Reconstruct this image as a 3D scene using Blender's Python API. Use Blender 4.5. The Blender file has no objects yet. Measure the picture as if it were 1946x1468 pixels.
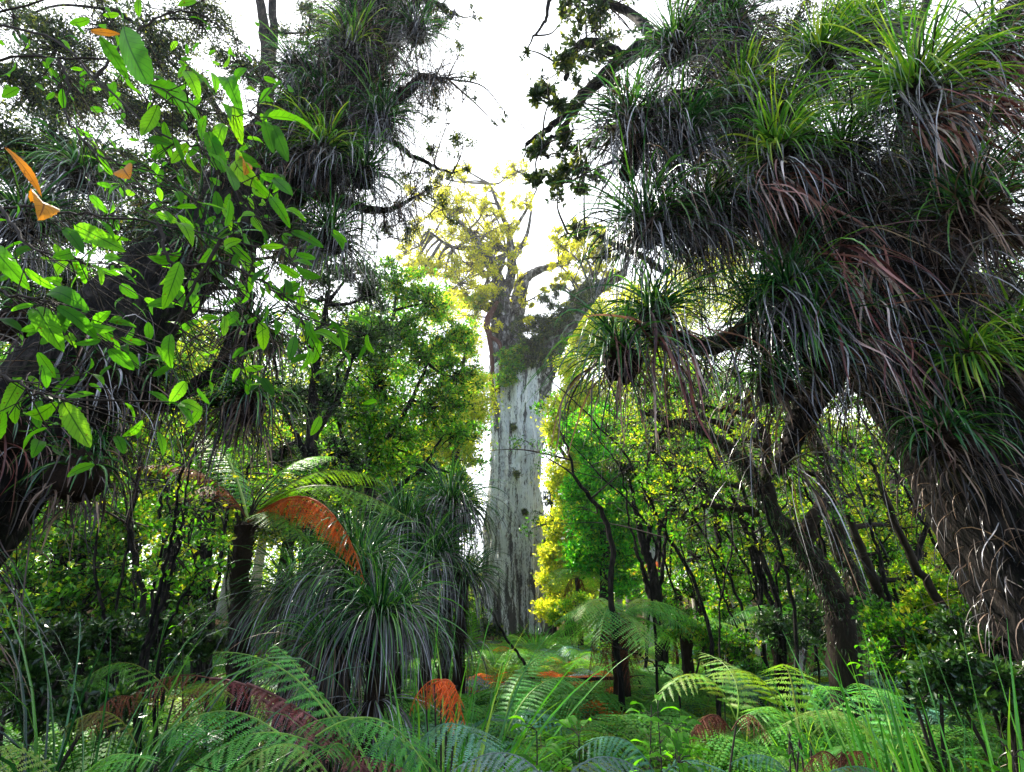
import bpy, math, random
import numpy as np
from mathutils import Vector, noise

# ------------------------------------------------------------------ camera, sky, sun, exposure
scene = bpy.context.scene
COL = scene.collection
PITCH = math.radians(22.0)
EYE = 1.7
cam_d = bpy.data.cameras.new("camera")
cam_d.sensor_width = 36.0
cam_d.lens = 18.0
cam_d.clip_start = 0.05
cam_d.clip_end = 2000.0
cam = bpy.data.objects.new("camera", cam_d)
COL.objects.link(cam)
cam.location = (0, 0, EYE)
cam.rotation_euler = (math.pi/2 + PITCH, 0, 0)
scene.camera = cam

SUN_DIR = Vector((-0.42, 0.50, 0.76)).normalized()          # towards the sun
sun_el = math.asin(SUN_DIR.z)
sun_az = math.atan2(SUN_DIR.x, SUN_DIR.y)
world = bpy.data.worlds.new("World")
scene.world = world
world.use_nodes = True
wn, wl = world.node_tree.nodes, world.node_tree.links
wn.clear()
out = wn.new('ShaderNodeOutputWorld')
bg = wn.new('ShaderNodeBackground')
sky = wn.new('ShaderNodeTexSky')
sky.sky_type = 'NISHITA'
sky.sun_disc = False
sky.sun_elevation = sun_el
sky.sun_rotation = sun_az
sky.air_density = 1.0
tc = wn.new('ShaderNodeTexCoord')
nz = wn.new('ShaderNodeTexNoise')
nz.inputs['Scale'].default_value = 2.2
nz.inputs['Detail'].default_value = 5
cr_ = wn.new('ShaderNodeValToRGB')
cr_.color_ramp.elements[0].position = 0.25
cr_.color_ramp.elements[0].color = (0.72, 0.72, 0.72, 1)
cr_.color_ramp.elements[1].position = 0.55
cr_.color_ramp.elements[1].color = (1, 1, 1, 1)
mx = wn.new('ShaderNodeMix')
mx.data_type = 'RGBA'
mx.inputs[7].default_value = (8.2, 8.5, 9.0, 1)               # bright thin cloud cover
wl.new(tc.outputs['Generated'], nz.inputs['Vector'])
wl.new(nz.outputs['Fac'], cr_.inputs['Fac'])
sx = wn.new('ShaderNodeSeparateXYZ')
wl.new(tc.outputs['Generated'], sx.inputs[0])
gm = wn.new('ShaderNodeMapRange')
gm.inputs[1].default_value = -0.25
gm.inputs[2].default_value = 0.30
gm.inputs[3].default_value = 0.14
gm.inputs[4].default_value = 1.0
wl.new(sx.outputs['Y'], gm.inputs[0])
cm = wn.new('ShaderNodeMath')
cm.operation = 'MULTIPLY'
wl.new(gm.outputs[0], cm.inputs[0])
wl.new(cr_.outputs['Color'], cm.inputs[1])
wl.new(cm.outputs[0], mx.inputs[0])
wl.new(sky.outputs['Color'], mx.inputs[6])
wl.new(mx.outputs[2], bg.inputs['Color'])
bg.inputs['Strength'].default_value = 0.14
wl.new(bg.outputs['Background'], out.inputs['Surface'])

sd = bpy.data.lights.new("sun", 'SUN')
sd.energy = 5.0
sd.angle = math.radians(0.6)
sd.color = (1.0, 0.93, 0.80)
so = bpy.data.objects.new("sun", sd)
COL.objects.link(so)
so.rotation_euler = SUN_DIR.to_track_quat('Z', 'Y').to_euler()
so.location = (0, 0, 30)

scene.view_settings.view_transform = 'Standard'
scene.view_settings.look = 'None'
scene.view_settings.gamma = 1
scene.view_settings.exposure = 1.42
scene.render.engine = 'CYCLES'
scene.cycles.max_bounces = 6
scene.cycles.diffuse_bounces = 4
scene.cycles.glossy_bounces = 2
scene.cycles.transmission_bounces = 4
scene.cycles.use_denoising = True

GLOW_HAZE = 0.0005
rng = np.random.default_rng(7)
F = 973.0
CP, SP = math.cos(PITCH), math.sin(PITCH)


def P(u, v, Y):
    """world point seen at photo pixel (u, v) at ground distance Y"""
    x = (u - 973.0)/F
    up = (734.0 - v)/F
    dy = CP - up*SP
    dz = SP + up*CP
    return np.array([x*Y/dy, Y, EYE + dz*Y/dy])


def gz(x, y):
    """height of the forest floor"""
    s = min(max((y - 7)/16.0, 0), 1)
    s = s*s*(3 - 2*s)
    side = min(abs(x)/12.0, 2.0)
    h = -0.75*s + 0.5*side*side*(0.25 + 0.75*s)
    return h + 0.10*math.sin(x*1.3 + 0.7)*math.cos(y*0.9) + 0.05*math.sin(x*3.1 + y*2.3)


def G(u, Y):
    """ground point at distance Y in the vertical plane of pixel column u (iterated)"""
    z = 0.0
    x = 0.0
    for _ in range(4):
        x = (u - 973.0)/F*(Y*CP + (z - EYE)*SP)
        z = gz(x, Y)
    return np.array([x, Y, z])


def nrm(a):
    return a/np.maximum(np.linalg.norm(a, axis=-1, keepdims=True), 1e-9)


# ------------------------------------------------------------------ mesh builder
class MB:
    def __init__(s):
        s.v, s.q, s.t, s.l, s.n = [], [], [], [], 0

    def add(s, v, q, t=0.5, luv=None):
        v = np.asarray(v, dtype=np.float32).reshape(-1, 3)
        q = np.asarray(q, dtype=np.int32).reshape(-1, 4)
        s.v.append(v)
        s.q.append(q + s.n)
        if np.isscalar(t):
            t = np.full(len(v), t, dtype=np.float32)
        s.t.append(np.asarray(t, dtype=np.float32).reshape(-1))
        s.l.append(np.zeros((len(v), 3), dtype=np.float32) if luv is None else np.asarray(luv, dtype=np.float32).reshape(-1, 3))
        s.n += len(v)

    def build(s, name, mat, parent=None, smooth=True, origin=None):
        if not s.v:
            s.add(np.zeros((4, 3)), [[0, 1, 2, 3]])
        v = np.concatenate(s.v)
        q = np.concatenate(s.q)
        org = np.zeros(3)
        if origin is not None:
            org = np.array(origin, dtype=float)
        elif parent is not None:
            org = np.array(parent['_w'])
        v = v - org.astype(np.float32)
        me = bpy.data.meshes.new(name)
        me.vertices.add(len(v))
        me.vertices.foreach_set('co', v.ravel())
        me.loops.add(len(q)*4)
        me.loops.foreach_set('vertex_index', q.ravel())
        me.polygons.add(len(q))
        me.polygons.foreach_set('loop_start', np.arange(0, len(q)*4, 4, dtype=np.int32))
        me.polygons.foreach_set('use_smooth', np.full(len(q), smooth, dtype=bool))
        a = me.attributes.new('tint', 'FLOAT', 'POINT')
        a.data.foreach_set('value', np.concatenate(s.t))
        a = me.attributes.new('luv', 'FLOAT_VECTOR', 'POINT')
        a.data.foreach_set('vector', np.concatenate(s.l).ravel())
        me.update()
        me.validate()
        if mat:
            me.materials.append(mat)
        o = bpy.data.objects.new(name, me)
        COL.objects.link(o)
        if parent is not None:
            o.parent = parent
        else:
            o.location = org
        o['_w'] = [float(c) for c in org]
        return o


def empty(name, loc, label, cat, group=None, kind=None):
    o = bpy.data.objects.new(name, None)
    COL.objects.link(o)
    o.empty_display_size = 0.2
    o.location = tuple(float(c) for c in loc)
    o['_w'] = [float(c) for c in loc]
    tag(o, label, cat, group, kind)
    return o


def tag(o, label=None, cat=None, group=None, kind=None):
    if label:
        o['label'] = label
    if cat:
        o['category'] = cat
    if group:
        o['group'] = group
    if kind:
        o['kind'] = kind
    return o


# ------------------------------------------------------------------ shape generators
def spline(pts, n):
    """Catmull-Rom through pts (k, d) sampled n per span"""
    p = np.asarray(pts, dtype=float)
    if len(p) < 3:
        t = np.linspace(0, 1, n + 1)[:, None]
        return p[0]*(1 - t) + p[-1]*t
    p = np.vstack([2*p[0] - p[1], p, 2*p[-1] - p[-2]])
    outp = []
    for i in range(1, len(p) - 2):
        t = np.linspace(0, 1, n, endpoint=False)[:, None]
        a, b, c, d = p[i-1], p[i], p[i+1], p[i+2]
        outp.append(0.5*(2*b + (c - a)*t + (2*a - 5*b + 4*c - d)*t*t + (3*b - a - 3*c + d)*t**3))
    outp.append(p[-2][None])
    return np.vstack(outp)


def tube(mb, pts, rad, sides=8, rough=0.0, flute=0.0, tint=0.5):
    pts = np.asarray(pts, dtype=float)
    n = len(pts)
    rad = np.asarray(rad, dtype=float)
    if rad.ndim == 0:
        rad = np.full(n, float(rad))
    T = nrm(np.gradient(pts, axis=0))
    ref = np.array([0.31, 0.12, 0.94]) if abs(T[0][2]) < 0.9 else np.array([0.94, 0.31, 0.1])
    S = nrm(np.cross(T, ref))
    for i in range(1, n):
        s = S[i-1] - T[i]*np.dot(S[i-1], T[i])
        S[i] = s/max(np.linalg.norm(s), 1e-9)
    B = np.cross(T, S)
    a = np.linspace(0, 2*math.pi, sides, endpoint=False)
    k = np.ones((n, sides))
    if rough > 0:
        k += rough*rng.normal(size=(n, sides))*0.5
    if flute > 0:
        ph = np.cumsum(rng.normal(size=n)*0.06)
        s_ = np.arange(n)[:, None]
        k += flute*(0.5*np.sin(5*a + ph[:, None]) + 0.35*np.sin(11*a + 1.7*ph[:, None] + s_*0.05) + 0.25*np.sin(19*a - s_*0.08))
    R = rad[:, None]*k
    v = pts[:, None] + S[:, None]*(np.cos(a)*R)[..., None] + B[:, None]*(np.sin(a)*R)[..., None]
    idx = np.arange(n*sides).reshape(n, sides)
    q = np.stack([idx[:-1], np.roll(idx, -1, 1)[:-1], np.roll(idx, -1, 1)[1:], idx[1:]], -1).reshape(-1, 4)
    mb.add(v.reshape(-1, 3), q, tint)
    if sides >= 4:
        mb.add(np.vstack([v[-1], pts[-1] + T[-1]*rad[-1]*0.5]), [[i, (i+1) % sides, (i+2) % sides, sides] for i in range(0, sides, 2)], tint)


def ribbons(mb, base, d, L, W, droop, seg=7, fold=0.25, tint=None, wav=0.12, flat=True):
    """long strap leaves arching under their weight"""
    base = np.asarray(base, dtype=float)
    n = len(base)
    L = np.broadcast_to(L, (n,)).astype(float)
    W = np.broadcast_to(W, (n,)).astype(float)
    droop = np.broadcast_to(droop, (n,)).astype(float)
    d = nrm(np.asarray(d, dtype=float))
    tint = rng.random(n) if tint is None else np.broadcast_to(tint, (n,))
    up = np.array([0, 0, 1.0])
    side = nrm(np.cross(d, up + 0.35*rng.normal(size=(n, 3))))
    p = base.copy()
    curl = rng.normal(size=(n, 3))*wav
    verts = np.zeros((n, seg + 1, 3, 3))
    ts = np.linspace(0, 1, seg + 1)
    ph = rng.random(n)*6.28
    for i in range(seg + 1):
        t = ts[i]
        w = W*min(1.0, 0.45 + 3.0*t)*(1 - t**2.2)**0.8*0.5 + W*0.02
        nv = np.cross(side, d)
        verts[:, i, 0] = p + side*w[:, None]
        verts[:, i, 1] = p - nv*(w*fold*2)[:, None]
        verts[:, i, 2] = p - side*w[:, None]
        if i < seg:
            g = droop*(0.35 + 1.3*t)/seg*3.0
            d = d + np.array([0, 0, -1.0])*g[:, None] + curl*np.sin(ph + t*5)[:, None]*(2.5/seg)
            d = nrm(d)
            side = nrm(side - d*np.sum(side*d, -1, keepdims=True))
            p = p + d*(L/seg)[:, None]
    idx = np.arange(n*(seg + 1)*3).reshape(n, seg + 1, 3)
    q1 = np.stack([idx[:, :-1, 0], idx[:, :-1, 1], idx[:, 1:, 1], idx[:, 1:, 0]], -1)
    q2 = np.stack([idx[:, :-1, 1], idx[:, :-1, 2], idx[:, 1:, 2], idx[:, 1:, 1]], -1)
    luv = np.zeros((n, seg + 1, 3, 3))
    luv[..., 0] = np.array([1, 0, 1])
    luv[..., 1] = ts[None, :, None]
    mb.add(verts.reshape(-1, 3), np.concatenate([q1.reshape(-1, 4), q2.reshape(-1, 4)]), np.repeat(tint, (seg + 1)*3), luv.reshape(-1, 3))


def leaves(mb, pos, d, L, W, tint=None, fold=0.15):
    """small leaves: folded diamonds"""
    pos = np.asarray(pos, dtype=float)
    n = len(pos)
    L = np.broadcast_to(L, (n,)).astype(float)[:, None]
    W = np.broadcast_to(W, (n,)).astype(float)[:, None]
    d = nrm(np.asarray(d, dtype=float))
    tint = rng.random(n) if tint is None else np.broadcast_to(tint, (n,))
    nn = nrm(np.array([0, 0, 1.0]) + 0.8*rng.normal(size=(n, 3)))
    s = nrm(np.cross(d, nn))
    up = np.cross(s, d)
    b, t = pos, pos + d*L
    m = pos + d*L*0.45
    l = m + s*W*0.5 + up*W*fold
    r = m - s*W*0.5 + up*W*fold
    v = np.stack([b, r, t, l], 1)
    q = np.arange(n*4).reshape(n, 4)
    mb.add(v.reshape(-1, 3), q, np.repeat(tint, 4))


def bigleaf(mb, p0, p1, width, tint, nvec, bend=0.12, fold=0.22, seg=14, tooth=0.05, shape=0.9):
    """a broad toothed leaf with a folded midrib and a bend"""
    p0, p1 = np.asarray(p0, float), np.asarray(p1, float)
    L = np.linalg.norm(p1 - p0)
    d = (p1 - p0)/L
    nvec = nvec - d*np.dot(nvec, d)
    nvec = nvec/np.linalg.norm(nvec)
    s = np.cross(d, nvec)
    t = np.linspace(0, 1, seg + 1)
    prof = np.sin(np.pi*np.clip(t, 0, 1)**shape)**0.62
    prof *= 1 + tooth*np.where(np.arange(seg + 1) % 2 == 0, -1, 1)
    prof[0], prof[-1] = 0.03, 0.02
    w = width*0.5*prof
    off = bend*L*np.sin(np.pi*t) - bend*0.9*L*t*t
    c = p0 + d*(L*t)[:, None] + nvec*off[:, None]
    wav = 0.04*L*np.sin(t*9 + tint*20)
    rows = []
    cols = [-1, -0.55, 0, 0.55, 1]
    for k in cols:
        rows.append(c + s*(k*w)[:, None] + nvec*(abs(k)*w*fold*2*(1 - 0.35*abs(k)) + wav*abs(k)*0.5*(1 if k > 0 else -0.6))[:, None])
    v = np.stack(rows, 1)
    idx = np.arange((seg + 1)*5).reshape(seg + 1, 5)
    q = np.stack([idx[:-1, :-1], idx[:-1, 1:], idx[1:, 1:], idx[1:, :-1]], -1).reshape(-1, 4)
    luv = np.zeros((seg + 1, 5, 3))
    luv[..., 0] = np.array(cols)[None]
    luv[..., 1] = t[:, None]
    mb.add(v.reshape(-1, 3), q, tint, luv.reshape(-1, 3))


def bez(p0, p1, p2, t):
    t = np.asarray(t)[:, None]
    return (1 - t)**2*p0 + 2*t*(1 - t)*p1 + t*t*p2


def frond(mb, p0, p1, p2, width, n=30, m=14, stalk=0.12, dead=0.0, tint=None, stem=None, roll=0.0, hang=0.25, ql=0.5):
    qlf = ql
    """a twice-divided fern frond along a bent midrib"""
    p0, p1, p2 = [np.asarray(a, float) for a in (p0, p1, p2)]
    t0 = rng.random() if tint is None else tint
    tt = np.linspace(stalk, 0.995, n)
    C = bez(p0, p1, p2, tt)
    T = nrm(np.gradient(C, axis=0))
    up = np.array([0, 0, 1.0])
    sd0 = np.cross(T, up)
    bad = np.linalg.norm(sd0, axis=1) < 0.15
    S = nrm(sd0)
    if bad.any() and not bad.all():
        g = S[~bad][0]
        S[bad] = g
        S = nrm(S - T*np.sum(S*T, -1, keepdims=True))
    N = np.cross(S, T)
    if roll:
        S, N = S*math.cos(roll) + N*math.sin(roll), N*math.cos(roll) - S*math.sin(roll)
    x = (tt - stalk)/(1 - stalk)
    plen = width*np.clip(np.sin(np.pi*np.clip(x*0.80 + 0.17, 0, 1))**0.85, 0.03, 1)*(1 + 0.05*rng.normal(size=n))
    sg = np.array([1.0, -1.0])
    # pinna axes (n, 2, 3)
    D = S[:, None]*sg[None, :, None]*0.93 + T[:, None]*(0.30 + 0.35*x[:, None, None]) - N[:, None]*(hang + 0.05)
    D = D + 0.05*rng.normal(size=D.shape) + np.array([0, 0, -1.0])*dead*(0.9 + 0.4*rng.random((n, 2, 1)))
    if dead > 0:
        D += 0.32*rng.normal(size=D.shape)
    D = nrm(D)
    k = (np.arange(m) + 0.5)/m
    # points along the pinna with droop
    pts = C[:, None, None] + D[:, :, None]*(plen[:, None, None, None]*k[None, None, :, None]) \
        - np.array([0, 0, 1.0])*(plen[:, None, None, None]*(0.12 + hang*0.4 + 0.3*dead)*(k**2)[None, None, :, None])
    NN = N[:, None] + 0.12*rng.normal(size=(n, 2, 3))
    NN = nrm(NN - D*np.sum(NN*D, -1, keepdims=True))
    Q = np.cross(D, NN)                                    # across the pinna, in its plane
    gap = np.linalg.norm(p2 - p0)*(1 - stalk)/n*1.05
    ql = gap*qlf*np.clip(1.05 - k**3, 0.12, 1)[None, None, :]*np.clip(plen/width*1.6, 0.25, 1)[:, None, None]
    ql = ql*np.clip(1 + 0.16*rng.normal(size=(n, 2, m)), .3, 1.4)
    ql = np.where(rng.random((n, 2, m)) < 0.05, ql*0.25, ql)
    qw = plen[:, None, None]/m*0.45*np.ones_like(ql)
    for s in (1, -1):
        dirq = nrm(Q[:, :, None]*s + D[:, :, None]*0.45 + 0.10*rng.normal(size=pts.shape) - (NN*(0.15 + 0.5*dead))[:, :, None])
        a = pts - D[:, :, None]*qw[..., None]
        b = pts + D[:, :, None]*qw[..., None]
        c_ = pts + dirq*ql[..., None] + D[:, :, None]*qw[..., None]*0.25
        d_ = pts + dirq*ql[..., None]*0.8 - D[:, :, None]*qw[..., None]*0.65
        v = np.stack([a, b, c_, d_], -2).reshape(-1, 3)
        nq = n*2*m
        tn = np.clip(t0 + 0.13*rng.normal(size=(n, 2, 1)) + 0.05*rng.normal(size=(n, 2, m)), 0, 1).reshape(-1)
        mb.add(v, np.arange(nq*4).reshape(nq, 4), np.repeat(tn, 4))
    # midrib (and pinna ribs) as thin strips
    st = stem if stem is not None else mb
    L = np.linalg.norm(p2 - p0)
    tube(st, bez(p0, p1, p2, np.linspace(0, 1, 14)), np.linspace(0.0075, 0.0016, 14)*max(L, 0.5), 5, tint=0.9)
    rw = gap*0.05
    a = C[:, None] + Q*rw
    b = C[:, None] - Q*rw
    mid = pts[:, :, m//2]
    e = pts[:, :, -1]
    v = np.stack([a, b, mid - Q*rw*0.7, mid + Q*rw*0.7, e + Q*rw*.2, e - Q*rw*.2], -2).reshape(-1, 3)
    i0 = np.arange(n*2)*6
    q = np.concatenate([np.stack([i0, i0+1, i0+2, i0+3], -1), np.stack([i0+3, i0+2, i0+5, i0+4], -1)])
    st.add(v, q, 0.85)


# ------------------------------------------------------------------ materials
def nodes(name):
    m = bpy.data.materials.new(name)
    m.use_nodes = True
    nt = m.node_tree
    nt.nodes.clear()
    o = nt.nodes.new('ShaderNodeOutputMaterial')
    return m, nt, nt.nodes, nt.links, o


def ramp(nd, cols):
    r = nd.new('ShaderNodeValToRGB')
    e = r.color_ramp.elements
    while len(e) < len(cols):
        e.new(0.5)
    for i, c in enumerate(cols):
        e[i].position = i/(len(cols) - 1) if not isinstance(c[0], tuple) else c[1]
        cc = c[0] if isinstance(c[0], tuple) else c
        e[i].color = (*cc, 1)
    return r


def leafmat(name, cols, trans=0.35, rough=0.42, spec=0.5, tcol=1.6, veins=None, blotch=0.35, coat=0.0):
    m, nt, nd, lk, o = nodes(name)
    at = nd.new('ShaderNodeAttribute')
    at.attribute_name = 'tint'
    r = ramp(nd, cols)
    lk.new(at.outputs['Fac'], r.inputs['Fac'])
    tcd = nd.new('ShaderNodeTexCoord')
    no = nd.new('ShaderNodeTexNoise')
    no.inputs['Scale'].default_value = 9.0
    no.inputs['Detail'].default_value = 4
    lk.new(tcd.outputs['Object'], no.inputs['Vector'])
    mr = nd.new('ShaderNodeMapRange')
    mr.inputs[1].default_value = 0.3
    mr.inputs[2].default_value = 0.7
    mr.inputs[3].default_value = 1 - blotch
    mr.inputs[4].default_value = 1 + blotch
    lk.new(no.outputs['Fac'], mr.inputs[0])
    mul = nd.new('ShaderNodeVectorMath')
    mul.operation = 'SCALE'
    lk.new(r.outputs['Color'], mul.inputs[0])
    lk.new(mr.outputs[0], mul.inputs['Scale'])
    col = mul.outputs[0]
    p = nd.new('ShaderNodeBsdfPrincipled')
    if veins is not None:
        n3 = nd.new('ShaderNodeTexNoise')
        n3.inputs['Scale'].default_value = 70.0
        n3.inputs['Detail'].default_value = 3
        lk.new(tcd.outputs['Object'], n3.inputs['Vector'])
        r3 = nd.new('ShaderNodeMapRange')
        r3.inputs[1].default_value = 0.66
        r3.inputs[2].default_value = 0.70
        r3.inputs[4].default_value = 0.8
        lk.new(n3.outputs['Fac'], r3.inputs[0])
        mx3 = nd.new('ShaderNodeMix')
        mx3.data_type = 'RGBA'
        mx3.inputs[7].default_value = (0.10, 0.05, 0.01, 1)
        lk.new(r3.outputs[0], mx3.inputs[0])
        lk.new(col, mx3.inputs[6])
        col = mx3.outputs[2]
        lv = nd.new('ShaderNodeAttribute')
        lv.attribute_name = 'luv'
        sp = nd.new('ShaderNodeSeparateXYZ')
        lk.new(lv.outputs['Vector'], sp.inputs[0])
        ab = nd.new('ShaderNodeMath'); ab.operation = 'ABSOLUTE'
        lk.new(sp.outputs['X'], ab.inputs[0])
        # side veins: saw wave of (t*9 - |x|*1.6)
        m1 = nd.new('ShaderNodeMath'); m1.operation = 'MULTIPLY'; m1.inputs[1].default_value = 9.0
        lk.new(sp.outputs['Y'], m1.inputs[0])
        m2 = nd.new('ShaderNodeMath'); m2.operation = 'MULTIPLY'; m2.inputs[1].default_value = 1.7
        lk.new(ab.outputs[0], m2.inputs[0])
        m3 = nd.new('ShaderNodeMath'); m3.operation = 'SUBTRACT'
        lk.new(m1.outputs[0], m3.inputs[0]); lk.new(m2.outputs[0], m3.inputs[1])
        m4 = nd.new('ShaderNodeMath'); m4.operation = 'PINGPONG'; m4.inputs[1].default_value = 0.5
        lk.new(m3.outputs[0], m4.inputs[0])
        l1 = nd.new('ShaderNodeMapRange')
        l1.inputs[1].default_value = 0.0; l1.inputs[2].default_value = 0.09
        l1.inputs[3].default_value = 0.55; l1.inputs[4].default_value = 0.0
        lk.new(m4.outputs[0], l1.inputs[0])
        l2 = nd.new('ShaderNodeMapRange')
        l2.inputs[1].default_value = 0.03; l2.inputs[2].default_value = 0.10
        l2.inputs[3].default_value = 0.9; l2.inputs[4].default_value = 0.0
        lk.new(ab.outputs[0], l2.inputs[0])
        mxm = nd.new('ShaderNodeMath'); mxm.operation = 'MAXIMUM'
        lk.new(l1.outputs[0], mxm.inputs[0]); lk.new(l2.outputs[0], mxm.inputs[1])
        mixv = nd.new('ShaderNodeMix'); mixv.data_type = 'RGBA'
        mixv.inputs[7].default_value = (*veins, 1)
        lk.new(mxm.outputs[0], mixv.inputs[0])
        lk.new(col, mixv.inputs[6])
        col = mixv.outputs[2]
        bm = nd.new('ShaderNodeBump'); bm.inputs['Strength'].default_value = 0.5; bm.inputs['Distance'].default_value = 0.002
        bm.invert = True
        lk.new(mxm.outputs[0], bm.inputs['Height'])
        lk.new(bm.outputs['Normal'], p.inputs['Normal'])
    lk.new(col, p.inputs['Base Color'])
    p.inputs['Roughness'].default_value = rough
    p.inputs['Specular IOR Level'].default_value = spec
    if trans > 0:
        tr = nd.new('ShaderNodeBsdfTranslucent')
        m5 = nd.new('ShaderNodeVectorMath'); m5.operation = 'MULTIPLY'
        m5.inputs[1].default_value = (tcol*1.15, tcol, tcol*0.45)
        lk.new(col, m5.inputs[0])
        lk.new(m5.outputs[0], tr.inputs['Color'])
        mixs = nd.new('ShaderNodeMixShader')
        mixs.inputs[0].default_value = trans
        lk.new(p.outputs[0], mixs.inputs[1])
        lk.new(tr.outputs[0], mixs.inputs[2])
        lk.new(mixs.outputs[0], o.inputs['Surface'])
    else:
        lk.new(p.outputs[0], o.inputs['Surface'])
    return m


def barkmat(name, cols, scale=(14, 14, 2.5), bump=0.6, dist=0.03, rough=0.85, moss=None, mosslow=0.55, fine=40):
    m, nt, nd, lk, o = nodes(name)
    tcd = nd.new('ShaderNodeTexCoord')
    mp = nd.new('ShaderNodeMapping')
    mp.inputs['Scale'].default_value = scale
    lk.new(tcd.outputs['Object'], mp.inputs['Vector'])
    n1 = nd.new('ShaderNodeTexNoise')
    n1.inputs['Scale'].default_value = 1.0
    n1.inputs['Detail'].default_value = 9
    n1.inputs['Roughness'].default_value = 0.7
    n1.inputs['Distortion'].default_value = 0.6
    lk.new(mp.outputs[0], n1.inputs['Vector'])
    r = ramp(nd, cols)
    lk.new(n1.outputs['Fac'], r.inputs['Fac'])
    col = r.outputs['Color']
    if moss:
        n2 = nd.new('ShaderNodeTexNoise')
        n2.inputs['Scale'].default_value = 2.3
        n2.inputs['Detail'].default_value = 8
        n2.inputs['Roughness'].default_value = 0.75
        lk.new(tcd.outputs['Object'], n2.inputs['Vector'])
        mr = nd.new('ShaderNodeMapRange')
        mr.inputs[1].default_value = mosslow
        mr.inputs[2].default_value = mosslow + 0.08
        lk.new(n2.outputs['Fac'], mr.inputs[0])
        mixc = nd.new('ShaderNodeMix'); mixc.data_type = 'RGBA'
        mixc.inputs[7].default_value = (*moss, 1)
        lk.new(mr.outputs[0], mixc.inputs[0])
        lk.new(col, mixc.inputs[6])
        col = mixc.outputs[2]
    p = nd.new('ShaderNodeBsdfPrincipled')
    lk.new(col, p.inputs['Base Color'])
    p.inputs['Roughness'].default_value = rough
    p.inputs['Specular IOR Level'].default_value = 0.15
    bm = nd.new('ShaderNodeBump')
    bm.inputs['Strength'].default_value = bump
    bm.inputs['Distance'].default_value = dist
    lk.new(n1.outputs['Fac'], bm.inputs['Height'])
    lk.new(bm.outputs['Normal'], p.inputs['Normal'])
    lk.new(p.outputs[0], o.inputs['Surface'])
    return m


M = {}
M['leaf_near'] = leafmat('glossy_toothed_leaf', [(0.02, 0.09, 0.008), (0.05, 0.22, 0.008), (0.10, 0.34, 0.010), (0.15, 0.36, 0.015)], 0.6, 0.5, 0.2, 1.9, veins=(0.012, 0.07, 0.006), blotch=0.2)
M['leaf_orange'] = leafmat('withered_orange_leaf', [(0.35, 0.12, 0.015), (0.5, 0.22, 0.02)], 0.4, 0.6, 0.3, 1.3, veins=(0.15, 0.05, 0.01), blotch=0.4)
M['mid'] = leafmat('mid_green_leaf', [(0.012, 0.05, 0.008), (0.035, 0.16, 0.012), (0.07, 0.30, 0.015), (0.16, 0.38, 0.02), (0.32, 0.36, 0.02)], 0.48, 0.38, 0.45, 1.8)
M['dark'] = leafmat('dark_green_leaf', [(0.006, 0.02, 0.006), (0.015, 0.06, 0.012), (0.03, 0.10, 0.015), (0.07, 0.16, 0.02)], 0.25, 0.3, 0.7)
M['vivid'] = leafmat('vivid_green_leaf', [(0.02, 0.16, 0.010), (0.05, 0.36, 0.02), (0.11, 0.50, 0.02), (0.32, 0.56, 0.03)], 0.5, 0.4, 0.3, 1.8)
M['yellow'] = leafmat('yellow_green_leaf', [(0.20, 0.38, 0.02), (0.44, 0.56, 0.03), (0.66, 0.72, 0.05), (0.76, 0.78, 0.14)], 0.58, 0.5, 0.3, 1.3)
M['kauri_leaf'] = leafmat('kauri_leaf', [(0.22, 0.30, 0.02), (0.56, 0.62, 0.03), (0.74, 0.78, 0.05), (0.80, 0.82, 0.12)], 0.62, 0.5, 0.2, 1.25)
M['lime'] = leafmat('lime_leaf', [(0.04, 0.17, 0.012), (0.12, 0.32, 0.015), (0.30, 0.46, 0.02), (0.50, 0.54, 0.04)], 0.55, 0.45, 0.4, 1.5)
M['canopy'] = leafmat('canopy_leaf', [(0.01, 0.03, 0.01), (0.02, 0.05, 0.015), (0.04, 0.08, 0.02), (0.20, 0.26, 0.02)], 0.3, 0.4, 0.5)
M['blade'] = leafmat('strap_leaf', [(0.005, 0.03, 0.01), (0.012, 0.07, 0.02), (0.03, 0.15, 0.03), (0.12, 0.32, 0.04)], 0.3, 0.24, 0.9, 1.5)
M['blade_lit'] = leafmat('sun_tinted_strap_leaf', [(0.02, 0.09, 0.012), (0.05, 0.20, 0.02), (0.13, 0.36, 0.025), (0.36, 0.50, 0.05)], 0.5, 0.35, 0.6, 1.5)  # lighter copy of the strap leaf, sunlight put into its colour
M['blade_grass'] = leafmat('grassy_blade', [(0.03, 0.16, 0.02), (0.06, 0.30, 0.025), (0.12, 0.42, 0.03), (0.30, 0.50, 0.05)], 0.4, 0.3, 0.7, 1.5)
M['dead'] = leafmat('dead_strap', [(0.006, 0.004, 0.004), (0.02, 0.016, 0.016), (0.06, 0.052, 0.054), (0.46, 0.45, 0.48)], 0.10, 0.26, 0.9, 1.0)
M['dead_brown'] = leafmat('brown_dead_strap', [(0.006, 0.003, 0.002), (0.02, 0.009, 0.006), (0.06, 0.03, 0.018), (0.30, 0.20, 0.14)], 0.15, 0.5, 0.5, 1.0)
M['dead_red'] = leafmat('red_dead_strap', [(0.05, 0.012, 0.012), (0.20, 0.045, 0.04), (0.42, 0.22, 0.19), (0.66, 0.58, 0.56)], 0.2, 0.45, 0.5, 1.0)
M['cover'] = leafmat('ground_herb_leaf', [(0.01, 0.05, 0.01), (0.03, 0.14, 0.015), (0.07, 0.26, 0.02), (0.16, 0.34, 0.03)], 0.35, 0.6, 0.15, 1.4)
M['litter'] = leafmat('fallen_leaf', [(0.02, 0.01, 0.005), (0.06, 0.03, 0.015), (0.13, 0.06, 0.03), (0.20, 0.11, 0.05)], 0.1, 0.8, 0.1, 1.0)
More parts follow.
